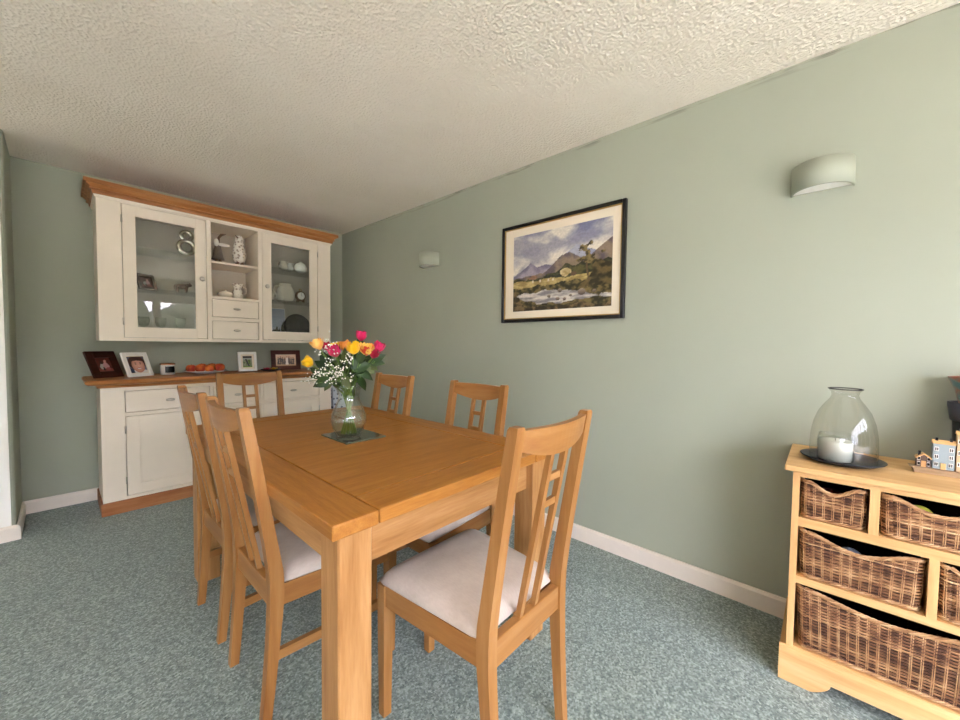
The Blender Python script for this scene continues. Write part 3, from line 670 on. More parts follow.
# ------------------------------------------------------------------ dining chairs
def make_chair():
    t = thing('dining_chair', '', 'chair', group='beech dining chairs round the table')
    def yc(z): return -.030*(1-z/.40)**1.3 if z < .40 else (0 if z < .46 else -.085*((z-.46)/.54)**1.08)
    for s in (-1, 1):
        secs = []
        for z, d, wd in ((0, .028, .027), (.12, .031, .030), (.24, .034, .032), (.33, .038, .033), (.39, .041, .034), (.43, .042, .034), (.48, .041, .034), (.56, .037, .034), (.70, .034, .034), (.85, .032, .033), (.992, .030, .032), (1.0, .024, .026)):
            cx = s*(.1725-.010*max(0, 1-z/.4)); y = yc(z); secs.append([(cx-wd/2, y-d/2, z), (cx+wd/2, y-d/2, z), (cx+wd/2, y+d/2, z), (cx-wd/2, y+d/2, z)])
        mesh_obj('rear_leg', loft(bmesh.new(), secs), BEECH['z'], t)
        secs = []
        for z, d in ((0, .028), (.2, .032), (.38, .036), (.431, .036)):
            cx, cy = s*.203, .402; secs.append([(cx-d/2, cy-d/2, z), (cx+d/2, cy-d/2, z), (cx+d/2, cy+d/2, z), (cx-d/2, cy+d/2, z)])
        mesh_obj('front_leg', loft(bmesh.new(), secs), BEECH['z'], t)
        def bar(ya, yb_, z0, z1, wd):
            xa, xb = s*.1725, s*.203
            return loft(bmesh.new(), [[(xa-wd, ya, z0), (xa+wd, ya, z0), (xa+wd, ya, z1), (xa-wd, ya, z1)], [(xb-wd, yb_, z0), (xb+wd, yb_, z0), (xb+wd, yb_, z1), (xb-wd, yb_, z1)]])
        mesh_obj('side_rail', bar(.0195, .386, .366, .433, .012), BEECH['y'], t)
        mesh_obj('stretcher', bar(.004, .388, .193, .223, .009), BEECH['y'], t)
    mesh_obj('front_rail', B(-.186, .186, .391, .413, .366, .431, bev=.002), BEECH['x'], t)
    mesh_obj('rear_rail', B(-.156, .156, -.014, .012, .360, .434, bev=.002), BEECH['x'], t)
    # bowed top rail with a bellied lower edge
    secs = []
    n = 16
    for k in range(n+1):
        u = -1+2*k/n; x = u*.1575; q = 1-u*u; zt = .990; zb = .938-.027*q; yt, ybm = yc(zt)-.026*q, yc(zb)-.026*q
        secs.append([(x, yt-.011, zt), (x, yt+.009, zt), (x, ybm+.010, zb), (x, ybm-.011, zb)])
    mesh_obj('top_rail', loft(bmesh.new(), secs, False), BEECH['x'], t)
    ta = Vector((0, yc(.915)-.0250, .922)); tbm = Vector((0, -.001, .428))
    for s in (-1, 1):
        x = s*.036; secs = []
        for p in (tbm, tbm.lerp(ta, .5), ta): secs.append([(x-.0085, p.y-.008, p.z), (x+.0085, p.y-.008, p.z), (x+.0085, p.y+.008, p.z), (x-.0085, p.y+.008, p.z)])
        mesh_obj('slat', loft(bmesh.new(), secs), BEECH['z'], t)
    for q in (.16, .315):
        p = ta.lerp(tbm, q); mesh_obj('cross_bar', B(-.0275, .0275, p.y-.006, p.y+.006, p.z-.009, p.z+.009), BEECH['x'], t)
    # padded seat
    bm = bmesh.new(); nx, ny = 18, 18; top = []; 
    for j in range(ny+1):
        v = j/ny; row = []
        for i in range(nx+1):
            u = -1+2*i/nx; hw = .184+.038*v
            cu = math.copysign(abs(u)**.92, u); x = cu*hw; y = .015+v*.410
            e = min(1-abs(u), 1.0)*hw; f = min(v, 1-v)*.403
            k = (1-math.exp(-e/.016))*(1-math.exp(-f/.016))
            z = .440+.038*k+.013*(1-u*u)*math.sin(PI*v)
            if j in (0, ny): x *= .975
            if i in (0, nx): y = .015+.410*(.5+(v-.5)*.97)
            row.append(bm.verts.new((x, y, z)))
        top.append(row)
    for j in range(ny):
        for i in range(nx): bm.faces.new((top[j][i], top[j][i+1], top[j+1][i+1], top[j+1][i])).smooth = True
    rim = [top[0][i] for i in range(nx+1)]+[top[j][nx] for j in range(1, ny+1)]+[top[ny][i] for i in range(nx-1, -1, -1)]+[top[j][0] for j in range(ny-1, 0, -1)]
    low = [bm.verts.new((v.co.x*.985, .224+(v.co.y-.224)*.985, .4335)) for v in rim]
    for k in range(len(rim)): bm.faces.new((rim[k], low[k], low[(k+1) % len(rim)], rim[(k+1) % len(rim)])).smooth = True
    bm.faces.new(low); bmesh.ops.recalc_face_normals(bm, faces=bm.faces)
    mesh_obj('seat_pad', bm, M['fabric'], t)['label'] = 'cream fabric padded seat'
    return t
ch = make_chair()
for k, (x, y, rz, lab) in enumerate((
        (.884, .612, 0, 'beech dining chair at the near table end, its back and cream seat nearest the viewer'),
        (.437, 1.422, -PI/2, 'beech dining chair on the left side of the table, nearer of that pair'),
        (.437, 1.907, -PI/2, 'beech dining chair on the left side of the table, nearer the dresser'),
        (.830, 2.695, PI, 'beech dining chair at the far table end, backing onto the dresser'),
        (1.347, 2.033, PI/2, 'beech dining chair on the wall side, right behind the bouquet'),
        (1.347, 1.310, PI/2, 'beech dining chair on the wall side under the landscape picture'))):
    o = ch if k == 0 else copy_tree(ch)
    o.location = (x, y, 0); o.rotation_euler = (0, 0, rz); o['label'] = lab
for o in [c for c in ch.children if c.name.startswith('stretcher')]: bpy.data.objects.remove(o)   # the end chair shows none

# ------------------------------------------------------------------ glass tile, vase and bouquet
tl = mesh_obj('glass_tile', B(.790, .985, 1.462, 1.690, TZ+.0002, TZ+.0062, bev=.001), M['tile']); tag(tl, 'square grey green glass tile under the flower vase', 'coaster')
VX, VY, VZ = .845, 1.540, TZ+.0064
vs_ = wthing('glass_vase', 'clear bulbous glass vase half full of water holding roses', 'vase', (VX, VY, VZ))
outer = [(.048, 0), (.052, .004), (.050, .012), (.055, .022), (.070, .050), (.076, .080), (.072, .108), (.058, .140), (.046, .168), (.044, .188), (.050, .212), (.060, .232)]
inner = [(r-.004, z) for r, z in outer[:3:-1]]+[(.050, .026), (.044, .016), (0, .014)]
mesh_obj('glass', lathe(bmesh.new(), outer+[(.0585, .2335)]+inner, 40, (VX, VY, VZ)), M['vase'], vs_, True)
mesh_obj('water', lathe(bmesh.new(), [(0, .0145), (.043, .0165), (.049, .0265), (.0655, .05), (.0715, .08), (.0675, .108), (.064, .116), (0, .116)], 40, (VX, VY, VZ)), M['water'], vs_, True)

def petal_mat(name, c1, c2, lo=.45, hi=.6, sc=30):
    m, t, b = base_mat(name, .55, .25)
    f = tnoise(t, coords(t, (1, 1, .35)), sc, 3)
    t.links.new(ramp(t, f, [(lo, lin(c1)), (hi, lin(c2))]), b.inputs['Base Color'])
    b.inputs['Subsurface Weight'].default_value = .15; b.inputs['Subsurface Radius'].default_value = (.01, .006, .003); b.inputs['Sheen Weight'].default_value = .15
    return m
RM = {'yellow': petal_mat('yellow_petals', (240, 190, 20), (250, 212, 50)), 'pink': petal_mat('magenta_petals', (196, 24, 84), (222, 48, 110)),
      'red': petal_mat('crimson_petals', (150, 14, 44), (186, 26, 66)), 'peach': petal_mat('peach_petals', (240, 170, 84), (248, 200, 110)),
      'stripe': petal_mat('yellow_red_petals', (246, 206, 96), (206, 60, 40), .50, .58, 38), 'orange': petal_mat('orange_petals', (232, 150, 70), (214, 96, 60), .42, .62)}
def bloom(bm, c, ax, r, h, seed, open_=.3):
    R = Vector((0, 0, 1)).rotation_difference(ax).to_matrix(); rnd = random.Random(seed)
    layers = ((.45, .92, 2, .0), (.66, .98, 3, .10), (.85, 1.0, 4, .22), (1.0, .95, 5, open_))
    for rad, hh, n, fl in layers:
        a0 = rnd.uniform(0, 6)
        for k in range(n):
            a = a0+2*PI*k/n; wdt = 2*PI/n*.78; g = []
            for j in range(6):
                v = j/5; row = []
                for i in range(5):
                    u = -1+i/2; an = a+u*wdt*(.55+.45*math.sin(PI*min(1, v*1.1+.1)))*.75
                    rr = r*rad*(math.sin(PI*.5*min(1, v*1.7+.12))*(1+fl*(v-.55)) - (.30*rad if rad < .9 else .12)*max(0, v-.6))
                    if v == 1: rr += r*fl*.22
                    z = h*hh*(v-.10*v*u*u)+.004*rnd.uniform(-1, 1)*v
                    row.append(bm.verts.new(Vector(c)+R @ Vector((rr*math.cos(an), rr*math.sin(an), z))))
                g.append(row)
            for j in range(5):
                for i in range(4): bm.faces.new((g[j][i], g[j][i+1], g[j+1][i+1], g[j+1][i])).smooth = True
    return bm
def leaf(bm, base, d, L, W_, up=Vector((0, 0, 1)), bend=.25, fold=.25):
    d = d.normalized(); s = d.cross(up).normalized(); n = s.cross(d).normalized(); g = []
    for j in range(7):
        v = j/6; wd = W_*math.sin(PI*min(1, .06+v*.94)**.8)*(1-.25*v); row = []
        for i in range(5):
            u = -1+i/2
            row.append(bm.verts.new(base+d*(L*v)+s*(u*wd/2)+n*(abs(u)*wd*fold-bend*L*v*v)))
        g.append(row)
    for j in range(6):
        for i in range(4): bm.faces.new((g[j][i], g[j][i+1], g[j+1][i+1], g[j+1][i])).smooth = True
    return bm
D0 = (Vector((VX, VY, 1))-CAMP).dot(_f)
foot0 = Vector((VX, VY, VZ+.022)); neck0 = Vector((VX, VY, VZ+.19))
roses = [ # px, py of the bloom centre, depth offset, kind, radius, label
 (308.5, 362.5, -.02, 'yellow', .022, 'yellow rose lowest on the left edge of the bouquet'),
 (318, 344.5, .00, 'peach', .025, 'peach yellow rose opening at the upper left of the bouquet'),
 (326.5, 346.5, .05, 'red', .019, 'dark red rose half hidden behind the upper left peach rose'),
 (334.5, 351.5, -.06, 'pink', .026, 'deep pink rose facing forward in the left half of the bouquet'),
 (335.5, 346.5, .03, 'yellow', .019, 'small yellow rose peeping out behind the forward pink rose'),
 (345, 346, .05, 'orange', .025, 'orange peach rose at the centre back of the bouquet'),
 (353.3, 348.5, -.07, 'yellow', .027, 'bright yellow upright rose at the centre front of the bouquet'),
 (366, 350.5, -.04, 'stripe', .026, 'yellow rose streaked with red, right of centre'),
 (371.8, 348.5, .02, 'orange', .019, 'small orange rose just behind the red streaked rose'),
 (361.3, 336, .03, 'pink', .023, 'bright pink rosebud standing highest above the bouquet'),
 (378.8, 347.2, .02, 'pink', .024, 'bright pink rosebud at the upper right edge of the bouquet'),
 (374.2, 354, -.02, 'red', .021, 'crimson rose at the right below the outer pink bud')]
for k, (px, py, dd, kind, r, lab) in enumerate(roses):
    rnd = random.Random(50+k)
    c = deep(px, py, D0+dd); h = r*1.95
    t = wthing('rose', lab, 'flower', neck0, 'roses in the vase')
    an = 2*PI*k/12+.5; ft = foot0+Vector((.032*math.cos(an), .032*math.sin(an), 0))
    nk = neck0+Vector((.026*math.cos(an+PI), .026*math.sin(an+PI), 0)); nk = nk.lerp(neck0+(c-neck0).normalized()*.03*Vector((1, 1, 0)).length*.5, .4)
    nk = Vector((VX+max(-.03, min(.03, nk.x-VX)), VY+max(-.03, min(.03, nk.y-VY)), VZ+.185))
    ax = ((c-nk).normalized()+Vector((0, 0, .35))+_f*(-.25)).normalized()
    if kind == 'yellow' and k == 0: ax = (Vector((-.55, .2, .5))-_f*.3).normalized()
    b0 = c-ax*h*.5
    mesh_obj('bloom', bloom(bmesh.new(), b0, ax, r, h, k, .5 if kind in ('peach', 'stripe') else .22), RM[kind], t)
    m1 = ft.lerp(nk, .5)+Vector((0, 0, .0)); m2 = nk.lerp(b0, .5)+Vector((0, 0, .012))
    mesh_obj('stem', tube(bmesh.new(), [ft, m1, nk, m2, b0+ax*.002], .0032, 6), M['stem'], t)
    bm = bmesh.new()
    for q in range(5):
        a = 2*PI*q/5; dr = (ax.orthogonal().normalized()*math.cos(a)+ax.cross(ax.orthogonal().normalized())*math.sin(a))
        leaf(bm, b0+ax*.001, dr*.9+ax*.7, r*1.1, r*.4, ax, -.2)
    mesh_obj('sepals', bm, M['stem'], t)
    for q in range(3):
        f = .25+.22*q; p = nk.lerp(b0, f); side = Vector((rnd.uniform(-1, 1), rnd.uniform(-1, 1), rnd.uniform(.0, .7))); side = (side+(c-neck0).normalized()*.5*Vector((1, 1, 0)).length*.4)
        mesh_obj('leaf', leaf(bmesh.new(), p, side, rnd.uniform(.05, .07), rnd.uniform(.034, .046), bend=rnd.uniform(.1, .5)), M['leaf'], t)
# leaf sprays: leaf centres, pointing angle (degrees, image sense) and length in pixels, as seen in the photograph
sprays = [
 ('dark leaf spray hanging low on the left of the bouquet', -.03, ((317, 375, 200, 13), (313, 370, 160, 10), (323, 370, 140, 12))),
 ('large drooping leaf spray at the vase rim on the left', -.06, ((321, 383, 215, 15), (327.5, 385.5, 235, 12), (329, 378, 190, 10))),
 ('broad leaf spray sticking out at the right of the bouquet', .0, ((377, 362, -10, 14), (380, 357, 25, 12), (369, 360, 40, 15), (373, 367, -30, 11))),
 ('leaf spray hanging down the right side of the vase', -.02, ((363, 384, -80, 14), (368, 376, -45, 12), (369, 371, -15, 12), (361, 372, -60, 13))),
 ('dark leaf spray filling the middle of the bouquet', .01, ((345, 355, 100, 15), (349, 366, 60, 15), (340, 358, 130, 14), (351, 376, -70, 14), (346, 370, 90, 14))),
 ('leaf spray right of the centre stem', -.03, ((357, 362, 70, 15), (362, 356, 60, 14), (358, 372, -60, 13), (364, 366, 20, 14))),
 ('leaf spray behind the white sprigs on the left', .04, ((324, 357, 120, 15), (330, 362, 140, 15), (327, 370, 170, 14), (336, 368, 110, 15), (333, 376, 200, 13), (320, 364, 150, 12))),
 ('leaf spray under the highest pink bud', .05, ((360, 342.5, 100, 12), (366, 347, 40, 12), (354, 354, 110, 12)))]
for k, (lab, dd, lv) in enumerate(sprays):
    rnd = random.Random(90+k); t = wthing('leaf_spray', lab, 'foliage', neck0, 'leaf sprays in the vase')
    c = sum((deep(a[0], a[1], D0+dd) for a in lv), Vector())/len(lv)
    an = k*.8; nk = neck0+Vector((.022*math.cos(an), .022*math.sin(an), -.005)); ft = foot0+Vector((-.025*math.cos(an), -.025*math.sin(an), 0))
    mid = nk.lerp(c, .5)+Vector((0, 0, .012))
    bs = bmesh.new(); tube(bs, [ft, nk, mid, c], .0026, 5)
    for px, py, ang, ln in lv:
        a = math.radians(ang); L = ln*D0/F_PX*1.12; dr = (_r*math.cos(a)+_u*math.sin(a)+_f*rnd.uniform(-.35, .35)).normalized()
        b_ = deep(px, py, D0+dd+rnd.uniform(-.02, .02))-dr*L*.5
        tube(bs, [mid.lerp(c, .6), mid.lerp(b_, .7), b_], .0013, 4)
        mesh_obj('leaf', leaf(bmesh.new(), b_, dr, L, L*rnd.uniform(.62, .8), up=(-_f+_u*rnd.uniform(-.5, .6)+_r*rnd.uniform(-.5, .5)).normalized(), bend=rnd.uniform(.0, .2), fold=.12), M['leaf' if rnd.random() < .8 else 'leaf2'], t)
    mesh_obj('stem', bs, M['stem'], t)
t = wthing('eucalyptus_leaf', 'pale olive rounded leaf resting on the vase neck', 'foliage', neck0)
b_ = deep(345, 380, D0-.07); mesh_obj('leaf', leaf(bmesh.new(), b_+Vector((0, 0, .012)), Vector((.02, -.02, -.06)), .055, .05, up=-_f, bend=0, fold=.1), M['leaf2'], t)
mesh_obj('stem', tube(bmesh.new(), [neck0+Vector((0, 0, -.02)), neck0+Vector((-.01, -.01, .04)), b_+Vector((0, 0, .012))], .002, 5), M['stem'], t)
gyps = [((316, 374), (306, 380), 'white gypsophila sprig at the far left of the bouquet'), ((328, 366), (322, 372), 'white gypsophila sprig below the peach rose'), ((342, 364), (336, 372), 'dense white gypsophila sprig at the bouquet centre'),
        ((349, 360), (344, 376), 'white gypsophila sprig under the bright yellow rose'), ((331, 345), (326, 350), 'white gypsophila sprig among the upper left roses'), ((336, 374), (331, 380), 'low white gypsophila sprig above the vase rim')]
for k, (pa, pb, lab) in enumerate(gyps):
    rnd = random.Random(200+k); t = wthing('gypsophila_sprig', lab, 'flower', neck0, 'gypsophila sprigs in the vase')
    c = deep(pa[0], pa[1], D0-.06); an = k*1.1+.3
    nk = neck0+Vector((.024*math.cos(an), .024*math.sin(an), 0)); ft = foot0+Vector((-.02*math.cos(an), -.02*math.sin(an), 0))
    fk = nk.lerp(c, .55); bs = bmesh.new(); tube(bs, [ft, nk, fk], .0016, 5); bf = bmesh.new()
    for q in range(34):
        tx = (pa if q % 2 else pb); p = deep(tx[0]+rnd.gauss(0, 3.8), tx[1]+rnd.gauss(0, 3.8), D0-.075+rnd.gauss(0, .022))
        if q % 3 == 0: tube(bs, [fk, fk.lerp(p, .5)+Vector((0, 0, .006)), p], .0007, 3)
        blob(bf, p, [rnd.uniform(.0022, .0040)]*3, 1, .3, q)
    mesh_obj('stem', bs, M['stem'], t); mesh_obj('florets', bf, M['gyp'], t, kind='stuff')

# ------------------------------------------------------------------ landscape picture
pic = wthing('landscape_picture', 'black framed landscape painting of mountains and a stream on the long wall', 'picture', (XR, 1.275, 1.35))
PY0, PY1, PZ0, PZ1 = 1.712, .838, 1.350, 2.010      # left edge has the larger y
def rect_bars(bm, y1, y0, z0, z1, wd, x0, x1, bev=0):
    box(bm, x0, x1, y0, y0+wd, z0, z1, bev=bev); box(bm, x0, x1, y1-wd, y1, z0, z1, bev=bev)
    box(bm, x0, x1, y0+wd, y1-wd, z0, z0+wd, bev=bev); box(bm, x0, x1, y0+wd, y1-wd, z1-wd, z1, bev=bev); return bm
mesh_obj('frame', rect_bars(bmesh.new(), PY0, PY1, PZ0, PZ1, .022, XR-.026, XR-.001, .003), M['black'], pic)
mesh_obj('gilt_slip', rect_bars(bmesh.new(), PY0-.022, PY1+.022, PZ0+.022, PZ1-.022, .006, XR-.020, XR-.010), M['gold'], pic)
mesh_obj('mount', B(XR-.012, XR-.008, PY1+.024, PY0-.024, PZ0+.024, PZ1-.024), M['matt'], pic)
def paint_land(u, v):
    n = lambda a, b, o=4, s=0: fbm(u*a, v*b, o, s)
    def mixn(a, b, k): return lerp(a, b, .5+k)
    cl = n(2.6, 4.0, 5, 4.2)+.8*n(6, 8, 3, 14)*.4
    c = lerp((166, 162, 168), (230, 222, 204), .66+cl*1.9)                       # broad cream cloud
    c = lerp(c, (128, 130, 156), max(0, (v-.80-.25*abs(u-.45)+.5*n(3, 3, 4, 8))*3.2))   # blue gaps at the top
    c = lerp(c, (150, 148, 166), max(0, .9-8*abs(v-.66-.2*u))*max(0, .5+n(4, 4, 3, 12))*.6)
    def ridge(pts, s, amp=.02):
        for (a, b), (p, q) in zip(pts, pts[1:]):
            if a <= u <= p:
                t = (u-a)/(p-a); return b+(q-b)*t+amp*fbm(u*9, s, 4, s)
        return -1
    r0 = ridge([(0, .48), (.45, .50), (.52, .62), (.60, .70), (.68, .76), (.76, .70), (1, .60)], 7.7, .015)
    if v < r0: c = mixn((150, 154, 178), (176, 176, 190), n(7, 7, 4, 19))
    r1 = ridge([(0, .47), (.09, .52), (.20, .62), (.28, .56), (.36, .585), (.46, .53), (.6, .5), (1, .5)], 1.3)
    if v < r1: c = mixn((118, 112, 132), (164, 154, 166), n(8, 8, 4, 9)*1.3+.8*(r1-v))
    r2 = ridge([(0, .44), (.22, .46), (.34, .46), (.44, .56), (.54, .66), (.61, .68), (.68, .62), (.78, .58), (.86, .66), (.93, .72), (1, .76)], 2.7)
    if v < r2: c = mixn((104, 92, 96), (146, 128, 108), n(9, 7, 4, 2)*1.7)
    r3 = ridge([(0, .43), (.2, .41), (.34, .42), (.46, .47), (.58, .55), (.68, .50), (.8, .53), (1, .54)], 5.1, .04)
    if v < r3: c = mixn((52, 52, 38), (96, 92, 56), n(16, 16, 4, 6)*1.5)
    if .30+.03*n(5, 5, 3, 30) < v < .385+.02*n(6, 2, 3, 8)+.02*u: c = mixn((158, 136, 84), (198, 176, 116), n(12, 30, 4, 3)*1.5)
    if ell(u, v, .58, .450, .052, .046) < 1+n(10, 10): c = mixn((176, 150, 100), (218, 198, 150), n(20, 20))
    if ell(u, v, .655, .415, .03, .028) < 1: c = (104, 82, 62)
    if ell(u, v, .22, .425, .06, .026) < 1+n(9, 9): c = mixn((134, 98, 78), (176, 140, 110), n(15, 15))
    for cx in (.23, .31, .40, .45):
        if ell(u, v, cx, .375, .010, .020) < 1: c = (222, 208, 176)
    b1 = .315+.05*n(6, 3, 4, 7)+.09*max(0, u-.45)
    if v < b1: c = mixn((56, 52, 34), (126, 110, 70), n(17, 17, 4, 5)*1.7)
    w_ = .165-.06*(u-.35)
    if abs(v-w_) < (.085*math.exp(-((u-.42)/.30)**2)+.025*math.exp(-((u-.8)/.2)**2)+.035*n(8, 9, 4, 1)): c = mixn((136, 132, 134), (220, 212, 200), n(6, 22, 4, 11)*1.5)
    for cx, cy, r in ((.5, .13, .020), (.57, .12, .018), (.735, .19, .036), (.41, .17, .018), (.85, .19, .018), (.52, .23, .022), (.63, .16, .014)):
        if ell(u, v, cx, cy, r, r*1.1) < 1: c = lerp((84, 72, 64), (164, 148, 132), (v-cy)/r*.5+.5)
    if v < .055+.05*n(6, 4, 4, 13) or v < .24-1.1*u+.12*n(7, 7, 4, 37): c = mixn((58, 50, 34), (124, 104, 72), n(15, 14, 4, 17)*1.7)
    if v < .50-2.2*max(0, .84-u)+.10*n(6, 6, 4, 19) and v > .24+.04*n(8, 8): c = mixn((54, 48, 32), (110, 94, 60), n(14, 14, 4, 21)*1.7)
    if abs(u-.795-.02*math.sin(v*9)) < .008 and .30 < v < .62: c = (104, 84, 60)
    for cx, cy, rx, ry in ((.76, .66, .070, .045), (.83, .62, .070, .055), (.72, .58, .05, .035), (.78, .72, .045, .04), (.87, .56, .05, .03), (.79, .55, .05, .03)):
        if ell(u, v, cx, cy, rx, ry) < .8+3.0*n(16, 16, 4, 23): c = mixn((70, 62, 40), (140, 122, 78), n(22, 22, 4, 25)*1.7)
    k = 1+.08*n(60, 60, 2, 31)
    return tuple(x*k*.95 for x in c)
IY0, IY1, IZ0, IZ1 = 1.616, .914, 1.424, 1.932
picture_mesh('painting', 170, 124, lambda u, v: (XR-.0126, IY0+(IY1-IY0)*u, IZ0+(IZ1-IZ0)*v), paint_land, pic)

# ------------------------------------------------------------------ wall lights
def sconce(y, z0, lab):
    t = wthing('wall_light', lab, 'wall light', (XR, y, z0), 'half-round wall lights')
    a, b, hgt, n = .099, .106, .108, 28
    def shell(bm, aa, bb, flip):
        return [[bm.verts.new((XR-.0005-bb*math.sin(PI*k/n), y+aa*math.cos(PI*k/n), z)) for k in range(n+1)] for z in (z0, z0+hgt)]
    bm = bmesh.new(); o = shell(bm, a, b, 0); i = shell(bm, a-.007, b-.007, 1)
    for k in range(n):
        bm.faces.new((o[0][k], o[0][k+1], o[1][k+1], o[1][k])).smooth = True; bm.faces.new((i[0][k+1], i[0][k], i[1][k], i[1][k+1])).smooth = True
        for q in (0, 1): bm.faces.new((o[q][k], i[q][k], i[q][k+1], o[q][k+1]))
    bmesh.ops.recalc_face_normals(bm, faces=bm.faces)
    mesh_obj('shade', bm, M['sage'], t)
    prof = [(XR-.001-(b-.008)*math.sin(PI*k/n), y+(a-.008)*math.cos(PI*k/n)) for k in range(n+1)]
    mesh_obj('diffuser', prism(bmesh.new(), prof, 'z', z0+.006, z0+.010), M['white'], t)
    mesh_obj('back_plate', B(XR-.010, XR-.0006, y-.05, y+.05, z0+.02, z0+.09), M['white'], t)
sconce(.035, 1.840, 'half-round green wall light near the shelf unit end of the wall')
sconce(2.500, 1.846, 'half-round green wall light near the dresser end of the wall')

# ------------------------------------------------------------------ pine basket unit
FX, SY0, SY1 = 1.738, .070, -.416
su = wthing('basket_unit', 'pale pine storage unit with wicker basket compartments against the green wall', 'shelf unit', (1.93, -.17, 0))
xb = XR-.018
mesh_obj('top', B(FX-.020, XR-.002, SY1-.022, SY0+.023, .760, .780, bev=.004, seg=2), PINE['y'], su)
for y0 in (SY0-.019, SY1): mesh_obj('side_panel', B(FX, xb, y0, y0+.019, .02, .760), PINE['z'], su)
mesh_obj('back_panel', B(xb-.006, xb, SY1+.019, SY0-.019, .12, .760), PINE['z'], su)
ya, yz = SY0-.019, SY1+.019
mesh_obj('rail', B(FX, FX+.02, yz, ya, .741, .760), PINE['y'], su)
for z0, z1 in ((.566, .597), (.361, .386), (.104, .130)): mesh_obj('shelf', B(FX, xb-.006, yz, ya, z0, z1), PINE['y'], su)
mesh_obj('divider', B(FX, xb-.006, -.145, -.122, .597, .741), PINE['z'], su)
mesh_obj('divider', B(FX, xb-.006, -.273, -.252, .386, .566), PINE['z'], su)
o0, o1 = SY0+.018, SY1-.018
arc = [(o0-.088, 0)]+[(o0-.088-.052*math.sin(PI/2*k/8)**1.2, .050*(1-math.cos(PI/2*k/8))**.7) for k in range(1, 9)]
out_ = [(o0, .108), (o0, 0)]+arc+[((o0+o1)-y, z) for y, z in arc[::-1]]+[(o1, 0), (o1, .108)]
mesh_obj('plinth', prism(bmesh.new(), out_, 'x', FX-.012, FX-.0005), PINE['y'], su)
mesh_obj('plinth_bead', prism(bmesh.new(), [(FX-.012, .108), (FX-.009, .120), (FX-.001, .126), (FX-.0005, .108)], 'y', o1, o0), PINE['y'], su)
for y0, y1 in ((SY0+.0005, o0), (o1, SY1-.0005)): mesh_obj('plinth_return', B(FX-.0004, xb, y0, y1, 0, .108), PINE['x'], su)
def wicker_mat():
    m, t, b = base_mat('brown_wicker', .6, .35)
    a = t.nodes.new('ShaderNodeAttribute'); a.attribute_name = 'tone'
    f = tnoise(t, coords(t), 26, 4)
    ad = t.nodes.new('ShaderNodeMath'); ad.operation = 'MULTIPLY_ADD'; ad.inputs[1].default_value = .75; t.links.new(f, ad.inputs[0]); t.links.new(a.outputs['Fac'], ad.inputs[2])
    t.links.new(ramp(t, ad.outputs[0], [(.22, lin((78, 48, 34))), (.42, lin((142, 98, 66))), (.62, lin((190, 146, 102))), (.9, lin((230, 200, 156)))]), b.inputs['Base Color'])
    return m
M['wicker'] = wicker_mat()
